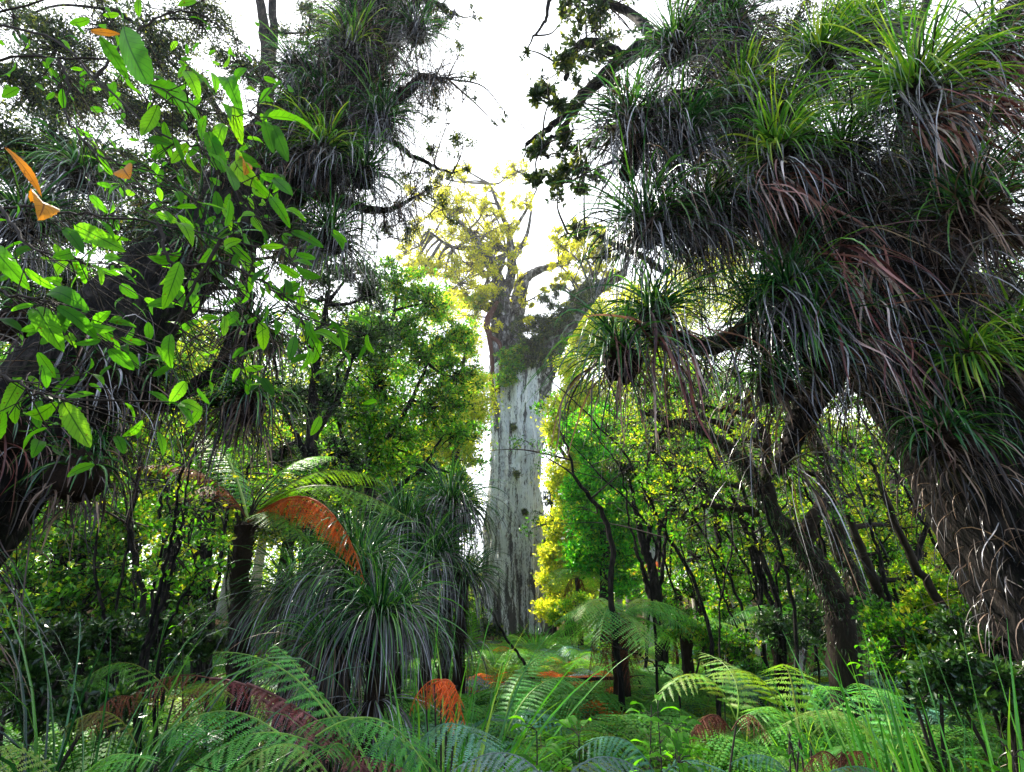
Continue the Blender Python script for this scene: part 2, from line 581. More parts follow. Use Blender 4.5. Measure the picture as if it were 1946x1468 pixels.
M['fern'] = leafmat('green_fern', [(0.04, 0.20, 0.03), (0.09, 0.36, 0.06), (0.18, 0.50, 0.10), (0.26, 0.34, 0.08)], 0.42, 0.45, 0.25, 1.6)
M['fern_bed'] = leafmat('shade_tinted_bed_fern', [(0.012, 0.07, 0.015), (0.03, 0.15, 0.025), (0.07, 0.27, 0.04), (0.16, 0.30, 0.04)], 0.4, 0.5, 0.2, 1.5)  # darker copy of the green fern, shade of the bed put into its colour
M['fern_blue'] = leafmat('blue_green_fern', [(0.03, 0.14, 0.08), (0.07, 0.24, 0.14), (0.13, 0.34, 0.23), (0.08, 0.18, 0.10)], 0.3, 0.4, 0.35, 1.2)
M['fern_grey'] = leafmat('silver_grey_fern', [(0.06, 0.13, 0.10), (0.12, 0.20, 0.18), (0.20, 0.28, 0.27), (0.10, 0.14, 0.11)], 0.2, 0.45, 0.4, 1.0)
M['fern_lime'] = leafmat('lime_fern', [(0.06, 0.22, 0.015), (0.12, 0.34, 0.02), (0.24, 0.44, 0.03), (0.12, 0.10, 0.03)], 0.5, 0.45, 0.25)
M['fern_dead'] = leafmat('rusty_orange_fern', [(0.40, 0.05, 0.01), (0.62, 0.11, 0.018), (0.78, 0.20, 0.03), (0.30, 0.06, 0.02)], 0.5, 0.6, 0.2, 1.2)
M['fern_brown'] = leafmat('brown_fern', [(0.06, 0.015, 0.008), (0.15, 0.04, 0.02), (0.26, 0.09, 0.04), (0.05, 0.02, 0.01)], 0.25, 0.6, 0.2, 1.0)
M['fern_wine'] = leafmat('wine_red_fern', [(0.10, 0.012, 0.015), (0.22, 0.03, 0.035), (0.34, 0.12, 0.12), (0.08, 0.02, 0.02)], 0.2, 0.5, 0.4, 1.0)
M['bark_dark'] = barkmat('dark_bark', [((0.001, 0.001, 0.001), .38), ((0.006, 0.005, 0.005), .5), ((0.05, 0.04, 0.035), .66)], moss=(0.02, 0.035, 0.008), mosslow=0.58, bump=1.0, dist=.06)
M['bark_mossy'] = barkmat('mossy_bark', [(0.004, 0.003, 0.003), (0.02, 0.014, 0.01), (0.07, 0.055, 0.035)], moss=(0.05, 0.07, 0.01), mosslow=0.58)
M['bark_grey'] = barkmat('grey_bark', [(0.03, 0.028, 0.03), (0.12, 0.11, 0.11), (0.32, 0.31, 0.30)], moss=(0.06, 0.09, 0.02), mosslow=0.62)
M['bark_red'] = barkmat('red_brown_bark', [(0.02, 0.008, 0.007), (0.08, 0.03, 0.024), (0.22, 0.13, 0.11)], moss=(0.3, 0.28, 0.27), mosslow=0.6)
M['bark_white'] = barkmat('pale_bark', [(0.16, 0.13, 0.08), (0.42, 0.40, 0.36), (0.66, 0.64, 0.60)], moss=(0.30, 0.22, 0.04), mosslow=0.56)
M['kauri_limb'] = barkmat('kauri_limb_bark', [((0.012, 0.01, 0.012), .40), ((0.06, 0.055, 0.06), .49), ((0.24, 0.23, 0.25), .57), ((0.62, 0.61, 0.63), .66)], scale=(2.6, 2.6, 1.3), bump=1.0, dist=0.25, moss=(0.05, 0.07, 0.02), mosslow=0.56)
M['twig'] = barkmat('twig_bark', [(0.01, 0.008, 0.008), (0.035, 0.028, 0.025), (0.09, 0.075, 0.065)], scale=(30, 30, 30), bump=0.3, dist=0.01)
M['fibre'] = barkmat('tree_fern_fibre', [(0.004, 0.003, 0.003), (0.02, 0.012, 0.008), (0.07, 0.04, 0.02)], scale=(50, 50, 12), bump=1.0, dist=0.03)


def kauri_bark():
    m, nt, nd, lk, o = nodes('kauri_bark')
    tcd = nd.new('ShaderNodeTexCoord')

    def noi(scale, detail, rough, dist=0.0):
        mp = nd.new('ShaderNodeMapping')
        mp.inputs['Scale'].default_value = scale
        lk.new(tcd.outputs['Object'], mp.inputs['Vector'])
        n = nd.new('ShaderNodeTexNoise')
        n.inputs['Scale'].default_value = 1.0
        n.inputs['Detail'].default_value = detail
        n.inputs['Roughness'].default_value = rough
        n.inputs['Distortion'].default_value = dist
        lk.new(mp.outputs[0], n.inputs['Vector'])
        return n
    streak = noi((3.4, 3.4, 0.32), 8, 0.72, 0.7)
    fleck = noi((16, 16, 4.5), 6, 0.8, 0.3)
    big = noi((0.9, 0.9, 0.22), 4, 0.6, 0.4)
    pink = noi((5, 5, 1.2), 5, 0.7)
    a = nd.new('ShaderNodeMath'); a.operation = 'MULTIPLY_ADD'
    a.inputs[1].default_value = 0.55
    lk.new(fleck.outputs['Fac'], a.inputs[0]); 
    b = nd.new('ShaderNodeMath'); b.operation = 'MULTIPLY'; b.inputs[1].default_value = 0.5
    lk.new(streak.outputs['Fac'], b.inputs[0])
    lk.new(b.outputs[0], a.inputs[2])
    r = ramp(nd, [((0.010, 0.009, 0.012), 0.415), ((0.12, 0.115, 0.135), 0.452), ((0.46, 0.47, 0.52), 0.480), ((0.86, 0.88, 0.92), 0.52), ((0.88, 0.89, 0.92), 0.62)])
    lk.new(a.outputs[0], r.inputs['Fac'])
    mr = nd.new('ShaderNodeMapRange')
    mr.inputs[1].default_value = 0.58; mr.inputs[2].default_value = 0.68
    mr.inputs[4].default_value = 0.55
    lk.new(pink.outputs['Fac'], mr.inputs[0])
    mixc = nd.new('ShaderNodeMix'); mixc.data_type = 'RGBA'
    mixc.inputs[7].default_value = (0.30, 0.14, 0.13, 1)
    lk.new(mr.outputs[0], mixc.inputs[0]); lk.new(r.outputs['Color'], mixc.inputs[6])
    # moss green in the fissures low down
    mr2 = nd.new('ShaderNodeMapRange')
    mr2.inputs[1].default_value = 0.60; mr2.inputs[2].default_value = 0.66; mr2.inputs[4].default_value = 0.6
    lk.new(big.outputs['Fac'], mr2.inputs[0])
    sp = nd.new('ShaderNodeSeparateXYZ'); lk.new(tcd.outputs['Object'], sp.inputs[0])
    mr3 = nd.new('ShaderNodeMapRange')
    mr3.inputs[1].default_value = 3.0; mr3.inputs[2].default_value = 7.0
    mr3.inputs[3].default_value = 1.0; mr3.inputs[4].default_value = 0.0
    lk.new(sp.outputs['Z'], mr3.inputs[0])
    mm = nd.new('ShaderNodeMath'); mm.operation = 'MULTIPLY'
    lk.new(mr2.outputs[0], mm.inputs[0]); lk.new(mr3.outputs[0], mm.inputs[1])
    mixd = nd.new('ShaderNodeMix'); mixd.data_type = 'RGBA'
    mixd.inputs[7].default_value = (0.10, 0.14, 0.03, 1)
    lk.new(mm.outputs[0], mixd.inputs[0]); lk.new(mixc.outputs[2], mixd.inputs[6])
    # lichen-free dark flaked bark low on the trunk, patchy higher up
    fl = noi((9, 9, 3.5), 7, 0.85, 0.5)
    st2 = noi((2.2, 2.2, 0.10), 5, 0.6, 0.3)
    ad = nd.new('ShaderNodeMath'); ad.operation = 'ADD'
    lk.new(fl.outputs['Fac'], ad.inputs[0]); sm = nd.new('ShaderNodeMath'); sm.operation = 'MULTIPLY_ADD'; sm.inputs[1].default_value = 2.2; sm.inputs[2].default_value = -0.6
    lk.new(st2.outputs['Fac'], sm.inputs[0]); lk.new(sm.outputs[0], ad.inputs[1])
    hz = nd.new('ShaderNodeMapRange')
    hz.inputs[1].default_value = 0.5; hz.inputs[2].default_value = 8.5
    hz.inputs[3].default_value = 0.86; hz.inputs[4].default_value = 1.17
    lk.new(sp.outputs['Z'], hz.inputs[0])
    gt = nd.new('ShaderNodeMath'); gt.operation = 'SUBTRACT'
    lk.new(ad.outputs[0], gt.inputs[0]); lk.new(hz.outputs[0], gt.inputs[1])
    gm_ = nd.new('ShaderNodeMapRange')
    gm_.inputs[1].default_value = 0.0; gm_.inputs[2].default_value = 0.05; gm_.inputs[4].default_value = 0.93
    lk.new(gt.outputs[0], gm_.inputs[0])
    mixe = nd.new('ShaderNodeMix'); mixe.data_type = 'RGBA'
    mixe.inputs[7].default_value = (0.035, 0.028, 0.032, 1)
    lk.new(gm_.outputs[0], mixe.inputs[0]); lk.new(mixd.outputs[2], mixe.inputs[6])
    p = nd.new('ShaderNodeBsdfPrincipled')
    p.inputs['Roughness'].default_value = 0.8
    lk.new(mixe.outputs[2], p.inputs['Base Color'])
    bm = nd.new('ShaderNodeBump')
    bm.inputs['Strength'].default_value = 1.0
    bm.inputs['Distance'].default_value = 0.25
    lk.new(a.outputs[0], bm.inputs['Height'])
    lk.new(bm.outputs['Normal'], p.inputs['Normal'])
    lk.new(p.outputs[0], o.inputs['Surface'])
    return m


def soil():
    m, nt, nd, lk, o = nodes('forest_soil')
    tcd = nd.new('ShaderNodeTexCoord')
    n = nd.new('ShaderNodeTexNoise'); n.inputs['Scale'].default_value = 6; n.inputs['Detail'].default_value = 10; n.inputs['Roughness'].default_value = 0.75
    lk.new(tcd.outputs['Object'], n.inputs['Vector'])
    r = ramp(nd, [(0.008, 0.006, 0.004), (0.03, 0.02, 0.012), (0.07, 0.045, 0.02), (0.05, 0.07, 0.015)])
    lk.new(n.outputs['Fac'], r.inputs['Fac'])
    p = nd.new('ShaderNodeBsdfPrincipled'); p.inputs['Roughness'].default_value = 0.95; p.inputs['Specular IOR Level'].default_value = 0.05
    lk.new(r.outputs['Color'], p.inputs['Base Color'])
    bm = nd.new('ShaderNodeBump'); bm.inputs['Distance'].default_value = 0.05
    lk.new(n.outputs['Fac'], bm.inputs['Height']); lk.new(bm.outputs['Normal'], p.inputs['Normal'])
    lk.new(p.outputs[0], o.inputs['Surface'])
    return m


M['kauri'] = kauri_bark()
M['soil'] = soil()

# ------------------------------------------------------------------ ground
xs = np.concatenate([-np.geomspace(160, 14, 16), np.linspace(-13, 13, 90), np.geomspace(14, 160, 16)])
ys = np.concatenate([np.linspace(-12, 45, 150), np.geomspace(46, 220, 22)])
gv = np.array([[x, y, gz(x, y)] for y in ys for x in xs])
nx, ny = len(xs), len(ys)
idx = np.arange(nx*ny).reshape(ny, nx)
mb = MB()
mb.add(gv, np.stack([idx[:-1, :-1], idx[:-1, 1:], idx[1:, 1:], idx[1:, :-1]], -1).reshape(-1, 4))
tag(mb.build('ground', M['soil']), 'dark forest floor of soil and litter under the ferns', kind='structure')


# ------------------------------------------------------------------ plants
def limb(mb, pts, rads, per=8, sides=10, rough=0.08, flute=0.0, wob=0.0):
    """pts: list of world points; wobbling tapered limb. Returns the sampled path"""
    p = spline(pts, per)
    r = spline(np.array(rads, dtype=float)[:, None], per)[:, 0]
    if wob:
        p[1:-1] += rng.normal(size=(len(p) - 2, 3))*wob
    tube(mb, p, np.maximum(r, 0.002), sides, rough, flute)
    return p


DENS = 2.2


def twig_cloud(wood, leaf, src, c, R, ntips, nl, ll, lw, sq=1.0, sig=0.16, tr=0.012, tintf=None, updir=0.3, core=0.0):
    """a clump of foliage: twigs radiate from src into an ellipsoid at c, leaves gather in tufts round the tips"""
    c, src = np.asarray(c, float), np.asarray(src, float)
    nl = int(nl*DENS)
    ntips = max(10, int(nl/11*(0.5 + 0.5*min(1.0, ntips/max(nl/40.0, 1)))))
    nf = max(4, ntips//7)
    forks = c + nrm(rng.normal(size=(nf, 3)))*(rng.random(nf)**0.45*R*1.0)[:, None]*np.array([1, 1, sq])
    wf = rng.gamma(1.2, 1.0, nf) + 0.1
    own_ = rng.choice(nf, ntips, p=wf/wf.sum())
    ax0 = nrm(forks - c + rng.normal(size=(nf, 3))*R*0.3)
    tips = forks[own_] + (ax0[own_]*0.5 + rng.normal(size=(ntips, 3))*0.75)*(R*0.30*rng.uniform(0.5, 1.3, ntips))[:, None]*np.array([1, 1, 0.7])
    sig = sig*0.42
    if wood is not None:
        for f in forks:
            mid = (src + f)/2 + rng.normal(size=3)*R*0.10
            tube(wood, spline([src, mid, f], 3), np.linspace(tr*2.2, tr*0.9, 7), 4)
    own = own_
    if wood is not None:
        A = forks[own]
        mid = (A + tips)/2 + rng.normal(size=A.shape)*R*0.05
        # batched three-sided twigs
        ax = nrm(tips - A)
        s1 = nrm(np.cross(ax, rng.normal(size=A.shape)))
        s2 = np.cross(ax, s1)
        rings = []
        for pt, rad in ((A, tr*.7), (mid, tr*0.5), (tips, tr*0.25)):
            for an in (0, 2.094, 4.189):
                rings.append(pt + (s1*math.cos(an) + s2*math.sin(an))*rad)
        v = np.stack(rings, 1).reshape(-1, 3)
        i0 = np.arange(ntips)[:, None]*9
        loc = np.array([[0, 1, 4, 3], [1, 2, 5, 4], [2, 0, 3, 5], [3, 4, 7, 6], [4, 5, 8, 7], [5, 3, 6, 8]])
        q = (i0[:, :, None] + loc[None]).reshape(-1, 4)
        wood.add(v, q, 0.5)
    per = max(1, int(nl/ntips))
    w = rng.gamma(2.0, 0.5, size=ntips)
    cnt = np.maximum(1, (per*w)).astype(int)
    T = np.repeat(tips, cnt, 0)
    F0 = np.repeat(forks[own], cnt, 0)
    n = len(T)
    fr = rng.random(n)[:, None]**0.6
    pos = F0*(1 - fr) + T*fr
    pos = pos + rng.normal(size=(n, 3))*R*sig*np.array([1, 1, 0.7])*np.repeat(w**0.3, cnt)[:, None]
    d = nrm(pos - F0 + 1e-3)*0.7 + rng.normal(size=(n, 3))*0.8 + np.array([0, 0, updir])
    base_t = np.repeat(np.clip(rng.normal(0.42, 0.30, size=ntips), 0, 1), cnt)
    tint = np.clip(base_t + rng.normal(size=n)*0.22, 0, 1)
    if tintf is not None:
        tint = np.clip(tint + tintf, 0, 1)
    sc = rng.uniform(0.65, 1.3, size=n)
    leaves(leaf, pos, d, ll*sc, lw*sc, tint)


def tree(name, label, cat, base, stems, blobs, leafm, barkm, ll=0.07, lw=0.035, dens=1.0, group=None, tips=1.0,
         sides=10, sig=0.22, sq=0.9, rough=0.08, attach=None, tr=0.010, flute=0.0, core=0.0, updir=0.3, wob=0.012):
    """stems: list of [(point, radius), ...]; blobs: list of (point, radius, leaf count)"""
    t = empty(name, base, label, cat, group)
    first = True
    allp = []
    for s in stems:
        tb = MB()
        pth = limb(tb, [a for a, _ in s], [b for _, b in s], 8, sides if first else max(6, sides - 2), rough, flute, wob)
        tb.build('trunk' if first else 'limb', barkm, t)
        allp.append(pth)
        first = False
    allp = np.vstack(allp)
    wood, leaf = MB(), MB()
    for c, R, n in blobs:
        c = np.asarray(c, float)
        below = allp[allp[:, 2] < c[2] + R*0.3]
        pool = below if len(below) else allp
        src = pool[np.argmin(((pool - c)**2).sum(-1))]
        if np.linalg.norm(src - c) > R*0.3:
            mid = (src + c)/2 + rng.normal(size=3)*R*0.12 + np.array([0, 0, -0.08*R])
            tube(wood, spline([src, mid, c], 5), np.linspace(tr*5, tr*2.5, 11), 6, 0.1)
        twig_cloud(wood, leaf, c if np.linalg.norm(src - c) > R*0.3 else src, c, R*1.15, 9999, int(n*dens*0.85), ll, lw, sq, sig, tr, core=core, updir=updir)
    wood.build('branches', barkm, t)
    leaf.build('crown', leafm, t, smooth=False)
    return t


def perch(label, p, outv, L=1.1, W=0.022, nl=70, nd=90, live='blade', dead='dead', group='strap leaved epiphytes perched on the leaning trees',
          name='perching_astelia', cat='epiphyte', el=(5, 80), seg=9, deadL=1.0, spread=1.0, droop=(0.45, 1.35), wav=0.15):
    """a nest of strap leaves rooted on bark, with a skirt of dead leaves"""
    p = np.asarray(p, float)
    o = nrm(np.array([outv[0], outv[1], 0.0]))
    t = empty(name, p, label, cat, group)
    # root mass
    rb = MB()
    n = 26
    ribs = nrm(rng.normal(size=(n, 3)))
    tube(rb, spline([p - o*0.16 + [0, 0, -0.14], p + [0, 0, -0.02], p + o*0.07 + [0, 0, 0.12]], 5), [0.10, .14, .16, .17, .17, .16, .14, .12, .09, .06, .03], 12, 0.35)
    rb.build('root_mass', M['fibre'], t)
    a = rng.uniform(-math.pi, math.pi, nl)
    a = a*(0.62 + 0.38*spread)
    e = np.radians(el[0] + (el[1] - el[0])*rng.random(nl)**1.35)
    side = np.cross(o, [0, 0, 1.0])
    d = (o*np.cos(a)[:, None] + side*np.sin(a)[:, None])*np.cos(e)[:, None] + np.array([0, 0, 1.0])*np.sin(e)[:, None] + o*0.25
    d += rng.normal(size=d.shape)*0.06
    b = p + nrm(d)*0.04 + rng.normal(size=(nl, 3))*0.025
    lb = MB()
    ribbons(lb, b, d, rng.uniform(0.45, 1.15, nl)*L, rng.uniform(0.7, 1.2, nl)*W, rng.uniform(droop[0], droop[1], nl), seg, 0.25, None, wav)
    lb.build('living_leaves', M[live], t)
    if nd:
        a = rng.uniform(-math.pi, math.pi, nd)*0.8
        e = np.radians(rng.uniform(-55, 30, nd))
        d = (o*np.cos(a)[:, None] + side*np.sin(a)[:, None])*np.cos(e)[:, None] + np.array([0, 0, 1.0])*np.sin(e)[:, None] + o*0.25
        b = p + np.array([0, 0, -0.10]) + nrm(d)*0.07 + rng.normal(size=(nd, 3))*np.array([0.11, 0.06, 0.11])
        db = MB()
        ribbons(db, b, d, rng.uniform(0.25, 1.1, nd)*L*deadL, rng.uniform(0.4, 1.1, nd)*W, rng.uniform(0.5, 1.9, nd), seg, 0.3, None, wav*3.2)
        db.build('dead_leaves', M[dead], t)
    return t


def tussock(label, base, L=1.2, W=0.018, n=160, live='blade', dead=None, nd=0, up=(20, 85), name='sedge_tussock', cat='tussock', group=None,
            spread=0.12, droop=(0.25, 0.8), seg=9, lean=(0, 0, 0), height=0.0):
    base = np.asarray(base, float)
    t = empty(name, base, label, cat, group)
    top = base + np.array([0, 0, height])
    if height > 0.1:
        mbs = MB()
        limb(mbs, [base - [0, 0, 0.1], (base + top)/2, top], [0.10, 0.09, 0.10], 5, 10, 0.3)
        mbs.build('stem', M['fibre'], t)
    def burst(n, e0, e1, L_, W_, dr, z):
        a = rng.uniform(-math.pi, math.pi, n)
        e = np.radians(rng.uniform(e0, e1, n))
        d = np.stack([np.cos(a)*np.cos(e), np.sin(a)*np.cos(e), np.sin(e)], -1) + np.array(lean)
        b = top + np.stack([np.cos(a), np.sin(a), a*0], -1)*(spread*rng.random(n)**0.5)[:, None] + [0, 0, z]
        m_ = MB()
        ribbons(m_, b, d, rng.uniform(0.55, 1.1, n)*L_, rng.uniform(0.6, 1.25, n)*W_, rng.uniform(dr[0], dr[1], n), seg, 0.28, None, 0.1)
        return m_
    burst(n, up[0], up[1], L, W, droop, 0.0).build('living_blades', M[live], t)
    if nd:
        burst(int(nd*.8), -30, 35, L*1.15, W*0.8, (0.6, 1.9), 0.02).build('dead_blades', M[dead or 'dead'], t)
        if height > 0.8:
            burst(nd//3, -40, 30, L*0.9, W*0.8, (0.5, 1.6), -height*0.45).build('dead_blades', M[dead or 'dead'], t)
    return t


def frond_obj(t, p0, p1, p2, width, mat, n=30, m=14, **k):
    mb = MB()
    frond(mb, p0, p1, p2, width, n, m, **k)
    return mb.build('frond', M[mat], t, smooth=False)


def fern(label, base, L=0.9, n=8, mat='fern', width=None, height=0.0, arch=0.45, el=(30, 65), name='fern', cat='fern', group=None,
         dead=0, deadmat='fern_brown', az=None, np_=26, m=12, hang=0.2, tr=0.07):
    base = np.asarray(base, float)
    t = empty(name, base, label, cat, group)
    top = base + np.array([0, 0, height])
    if height > 0.15:
        mbs = MB()
        p = limb(mbs, [base - [0, 0, 0.15], (base + top)/2 + [rng.normal()*0.04, rng.normal()*0.04, 0], top], [tr*1.2, tr, tr*1.05], 7, 12, 0.22)
        # old stalk stubs
        k = int(60*height)
        f = rng.integers(0, len(p), k)
        a = rng.uniform(0, 6.28, k)
        dd = np.stack([np.cos(a)*0.6, np.sin(a)*0.6, np.full(k, 0.7)], -1)
        ribbons(mbs, p[f] + dd*[tr*.7, tr*.7, 0], dd, 0.12, 0.014, -0.2, 3, 0.4)
        mbs.build('trunk', M['fibre'], t)
    a0 = rng.uniform(0, 6.28)
    for i in range(n):
        a = a0 + i*2*math.pi/n + rng.normal()*0.2 if az is None else math.radians(rng.uniform(*az))
        e = math.radians(rng.uniform(*el))
        l = L*rng.uniform(0.8, 1.1)
        h = np.array([math.cos(a), math.sin(a), 0])
        p1 = top + h*l*0.5*math.cos(e)*1.0 + np.array([0, 0, l*0.62*math.sin(e)])
        p2 = top + h*l*(0.55 + 0.45*math.cos(e)) + np.array([0, 0, l*(0.62*math.sin(e) - arch*rng.uniform(0.7, 1.2))])
        frond_obj(t, top, p1, p2, (width or L*0.30)*l/L*rng.uniform(0.9, 1.1), mat, np_, m, hang=hang, roll=rng.normal()*0.15)
    for i in range(dead):
        a = rng.uniform(0, 6.28)
        l = L*rng.uniform(0.6, 0.9)
        h = np.array([math.cos(a), math.sin(a), 0])
        frond_obj(t, top, top + h*l*0.4 + [0, 0, l*0.1], top + h*l*0.45 - [0, 0, l*0.75], (width or L*0.3)*0.6, deadmat, np_, m, dead=0.7)
    return t


def link_up(wood, pool, c, r0, r1):
    d = ((pool - c)**2).sum(-1)
    a = pool[np.argmin(d)]
    L = np.linalg.norm(a - c)
    mid = (a + c)/2 + rng.normal(size=3)*L*0.08
    tube(wood, spline([a, mid, c], 6), np.linspace(r0, r1, 13), 5, 0.1)


def dpt(u, v, Y):
    return Y/(CP - (734.0 - v)/F*SP)


def B(u, v, Y, rpx, n):
    return (P(u, v, Y), rpx*dpt(u, v, Y)/F, n)


def ST(*a):
    """stem through (u, v, Y, r)"""
    return [(P(u, v, Y), r) for u, v, Y, r in a]


def STG(u0, Y0, r0, *a):
    """stem rooted in the ground below pixel column u0"""
    g = G(u0, Y0)
    return [(g - [0, 0, 0.3], r0*1.25), (g + [0, 0, 0.05], r0*1.1)] + ST(*a)


# ================================================================== the giant kauri
kb = P(979, 1200, 38.0)
kb[2] = gz(kb[0], kb[1])
K = empty('giant_tree', kb, 'colossal pale grey columnar trunk rising in the centre clearing with yellow green crown', 'tree')
path = spline([P(u, v, 38) for u, v in [(979, 1235), (979, 1190), (978, 1100), (979, 950), (982, 850), (984, 770), (990, 712), (996, 690)]], 26)
rad = spline(np.array([[2.55], [2.32], [2.16], [2.0], [1.98], [2.08], [2.2], [1.7]]), 26)[:, 0]
n, sides = len(path), 150
an = np.linspace(0, 2*math.pi, sides, endpoint=False)
vv = np.zeros((n, sides, 3))
for i in range(n):
    for j in range(sides):
        a = an[j]
        z = path[i][2]
        q = Vector((math.cos(a + z*0.018)*2.3, math.sin(a + z*0.018)*2.3, z*0.16))
        h = 0.24*noise.fractal(q*0.9, 0.8, 2.0, 5) + 0.06*noise.fractal(Vector((q.x*4, q.y*4, z*0.7)), 0.7, 2.0, 3)
        low = max(0, 3.0 - z)*0.035
        r = rad[i]*(1 + h*0.8 + low*math.sin(a*7 + 1.0)*0.5)
        vv[i, j] = path[i] + np.array([math.cos(a)*r, math.sin(a)*r, 0.0])
ix = np.arange(n*sides).reshape(n, sides)
mb = MB()
mb.add(vv.reshape(-1, 3), np.stack([ix[:-1], np.roll(ix, -1, 1)[:-1], np.roll(ix, -1, 1)[1:], ix[1:]], -1).reshape(-1, 4))
mb.build('trunk', M['kauri'], K)
klimbs = [
    [(1000, 770, 38, 1.5), (1024, 700, 37.6, 1.35), (1050, 650, 37, 1.1), (1080, 608, 36.5, .85), (1110, 575, 36, .62), (1145, 543, 35.5, .45), (1190, 520, 35, .3)],
    [(1078, 612, 36.5, .6), (1098, 570, 37, .5), (1120, 535, 37.5, .36), (1140, 510, 38, .22)],
    [(985, 760, 38.2, 1.5), (978, 690, 38.5, 1.2), (972, 630, 39, .95), (984, 575, 39, .7), (996, 535, 39, .48), (1020, 516, 39, .34), (1062, 502, 39, .2)],
    [(955, 775, 37.8, .9), (950, 700, 37.5, .8), (950, 640, 37.5, .8), (952, 580, 37.6, .75), (946, 530, 37.8, .5), (915, 470, 37, .3), (880, 430, 36.5, .2), (835, 385, 36, .1)],
    [(950, 585, 37.6, .5), (972, 520, 38, .4), (968, 450, 38, .28), (950, 400, 38, .18), (930, 350, 38, .08)],
    [(972, 500, 38, .25), (1000, 450, 39, .18), (1010, 400, 39, .1)],
    [(915, 470, 37, .22), (860, 470, 36, .14), (815, 440, 35, .08)],
    [(968, 450, 38, .2), (1000, 400, 37, .12), (1020, 360, 37, .06)],
]
for l in klimbs:
    mb = MB()
    limb(mb, [P(a, b, c) for a, b, c, _ in l], [r for *_, r in l], 9, 24, 0.12, 0.16)
    mb.build('limb', M['kauri_limb'], K)
kpool = np.vstack([spline([P(a, b, c) for a, b, c, _ in l], 9)[9:] for l in klimbs])
wood, leaf = MB(), MB()
kblobs = [(800, 470, 30), (835, 500, 34), (870, 470, 34), (905, 440, 34), (830, 440, 26), (935, 420, 28), (965, 432, 22), (880, 400, 28), (850, 372, 26), (880, 345, 22),
          (900, 500, 30), (875, 540, 34), (915, 560, 26), (900, 600, 26), (850, 560, 28), (800, 520, 22), (940, 470, 24), (840, 340, 18), (960, 500, 24), (985, 535, 22),
          (1075, 470, 26), (1105, 490, 26), (1130, 515, 24), (1095, 540, 20), (1145, 480, 22), (1060, 440, 18), (1000, 380, 16), (860, 510, 24), (925, 520, 20), (790, 430, 18),
          (900, 375, 16), (770, 480, 18), (880, 320, 14), (920, 395, 16)]
kblobs += [(rng.uniform(775, 1000), rng.uniform(325, 590), rng.uniform(14, 26)) for _ in range(34)] + [(rng.uniform(1045, 1165), rng.uniform(430, 560), rng.uniform(12, 22)) for _ in range(18)] + [(rng.uniform(930, 1110), rng.uniform(540, 640), rng.uniform(8, 15)) for _ in range(16)]
for u, v, r in kblobs:
    c, R, _ = B(u, v, 37 + rng.normal()*1.2, r, 0)
    link_up(wood, kpool, c, 0.12, 0.05)
    twig_cloud(wood, leaf, c, c, R*1.15, 9999, int(r*19), 0.19, 0.085, 0.75, 0.16, 0.025)
for _ in range(34):
    a, b = rng.choice(len(kblobs[:20]), 2, replace=False)
    u, v, r = kblobs[a]
    src = P(930, 520, 37.5) if rng.random() < 0.5 else P(965, 480, 38)
    tube(wood, spline([src, (src + P(u, v, 37))/2 + rng.normal(size=3)*0.7, P(u, v, 37)], 6), np.linspace(0.11, 0.03, 13), 5)
wood.build('branches', M['bark_grey'], K)
leaf.build('crown', M['kauri_leaf'], K, smooth=False)

# red barked climber on its left shoulder
tree('climbing_tree', 'slender red brown barked stem hugging the left shoulder of the giant trunk', 'tree', P(938, 775, 36.4),
     [ST((940, 778, 36.2, .15), (934, 730, 35.9, .19), (936, 690, 35.8, .15), (930, 640, 35.8, .22), (926, 612, 36, .28), (945, 575, 36.4, .2)),
      ST((928, 640, 35.8, .2), (950, 655, 35.6, .16), (952, 700, 35.5, .14), (944, 745, 35.6, .2))],
     [B(905, 585, 36, 20, 300)], M['lime'], M['bark_red'], 0.14, 0.07, sides=12)

# perched shrubs and knots on the giant
def shrub(label, blobs, leafm, barkm=None, base=None, ll=0.1, lw=0.05, name='perching_shrub', cat='shrub', group=None, tips=1.0, tr=0.012, sig=0.16, sq=0.85, **k):
    b = base if base is not None else blobs[0][0] - np.array([0, 0, blobs[0][1]*0.8])
    t = empty(name, b, label, cat, group)
    wood, leaf = MB(), MB()
    for c, R, n in blobs:
        mid = (b + c)/2 + rng.normal(size=3)*R*0.1
        tube(wood, spline([b, mid, c], 4), np.linspace(tr*3.5, tr*2, 9), 5)
        twig_cloud(wood, leaf, c, c, R, max(8, int(n/16*tips)), n, ll, lw, sq, sig, tr, **k)
    wood.build('stems', M[barkm or 'twig'], t)
    leaf.build('foliage', M[leafm], t, smooth=False)
    return t


shrub('rounded green shrub perched on the left side of the giant trunk fork', [B(975, 695, 35.2, 24, 1800), B(962, 722, 35.2, 20, 1200), B(985, 665, 35.2, 18, 900), B(958, 675, 35.2, 14, 600)], 'mid', ll=0.16, lw=0.08, base=P(985, 725, 36))
shrub('bushy grey green shrub growing in the crotch of the giant limbs', [B(1010, 650, 35.2, 26, 1800), B(1032, 618, 35.2, 24, 1500), B(1006, 684, 35.2, 18, 900), B(990, 620, 36, 20, 900), B(1030, 675, 35.2, 18, 900)], 'canopy', ll=0.18, lw=0.07, base=P(1008, 700, 36))
shrub('blue green tuft high on the right hand limb of the giant tree', [B(1040, 570, 36, 22, 700), B(1062, 552, 36, 14, 400)], 'dark', ll=0.16, lw=0.07, base=P(1060, 600, 36.3))
shrub('dark shaggy shrub along the upper right limb of the giant tree', [B(1095, 570, 34.6, 22, 1200), B(1072, 595, 34.8, 20, 1200), B(1122, 545, 34.4, 18, 900), B(1050, 625, 35, 18, 900)], 'canopy', ll=0.16, lw=0.06, base=P(1090, 590, 36))
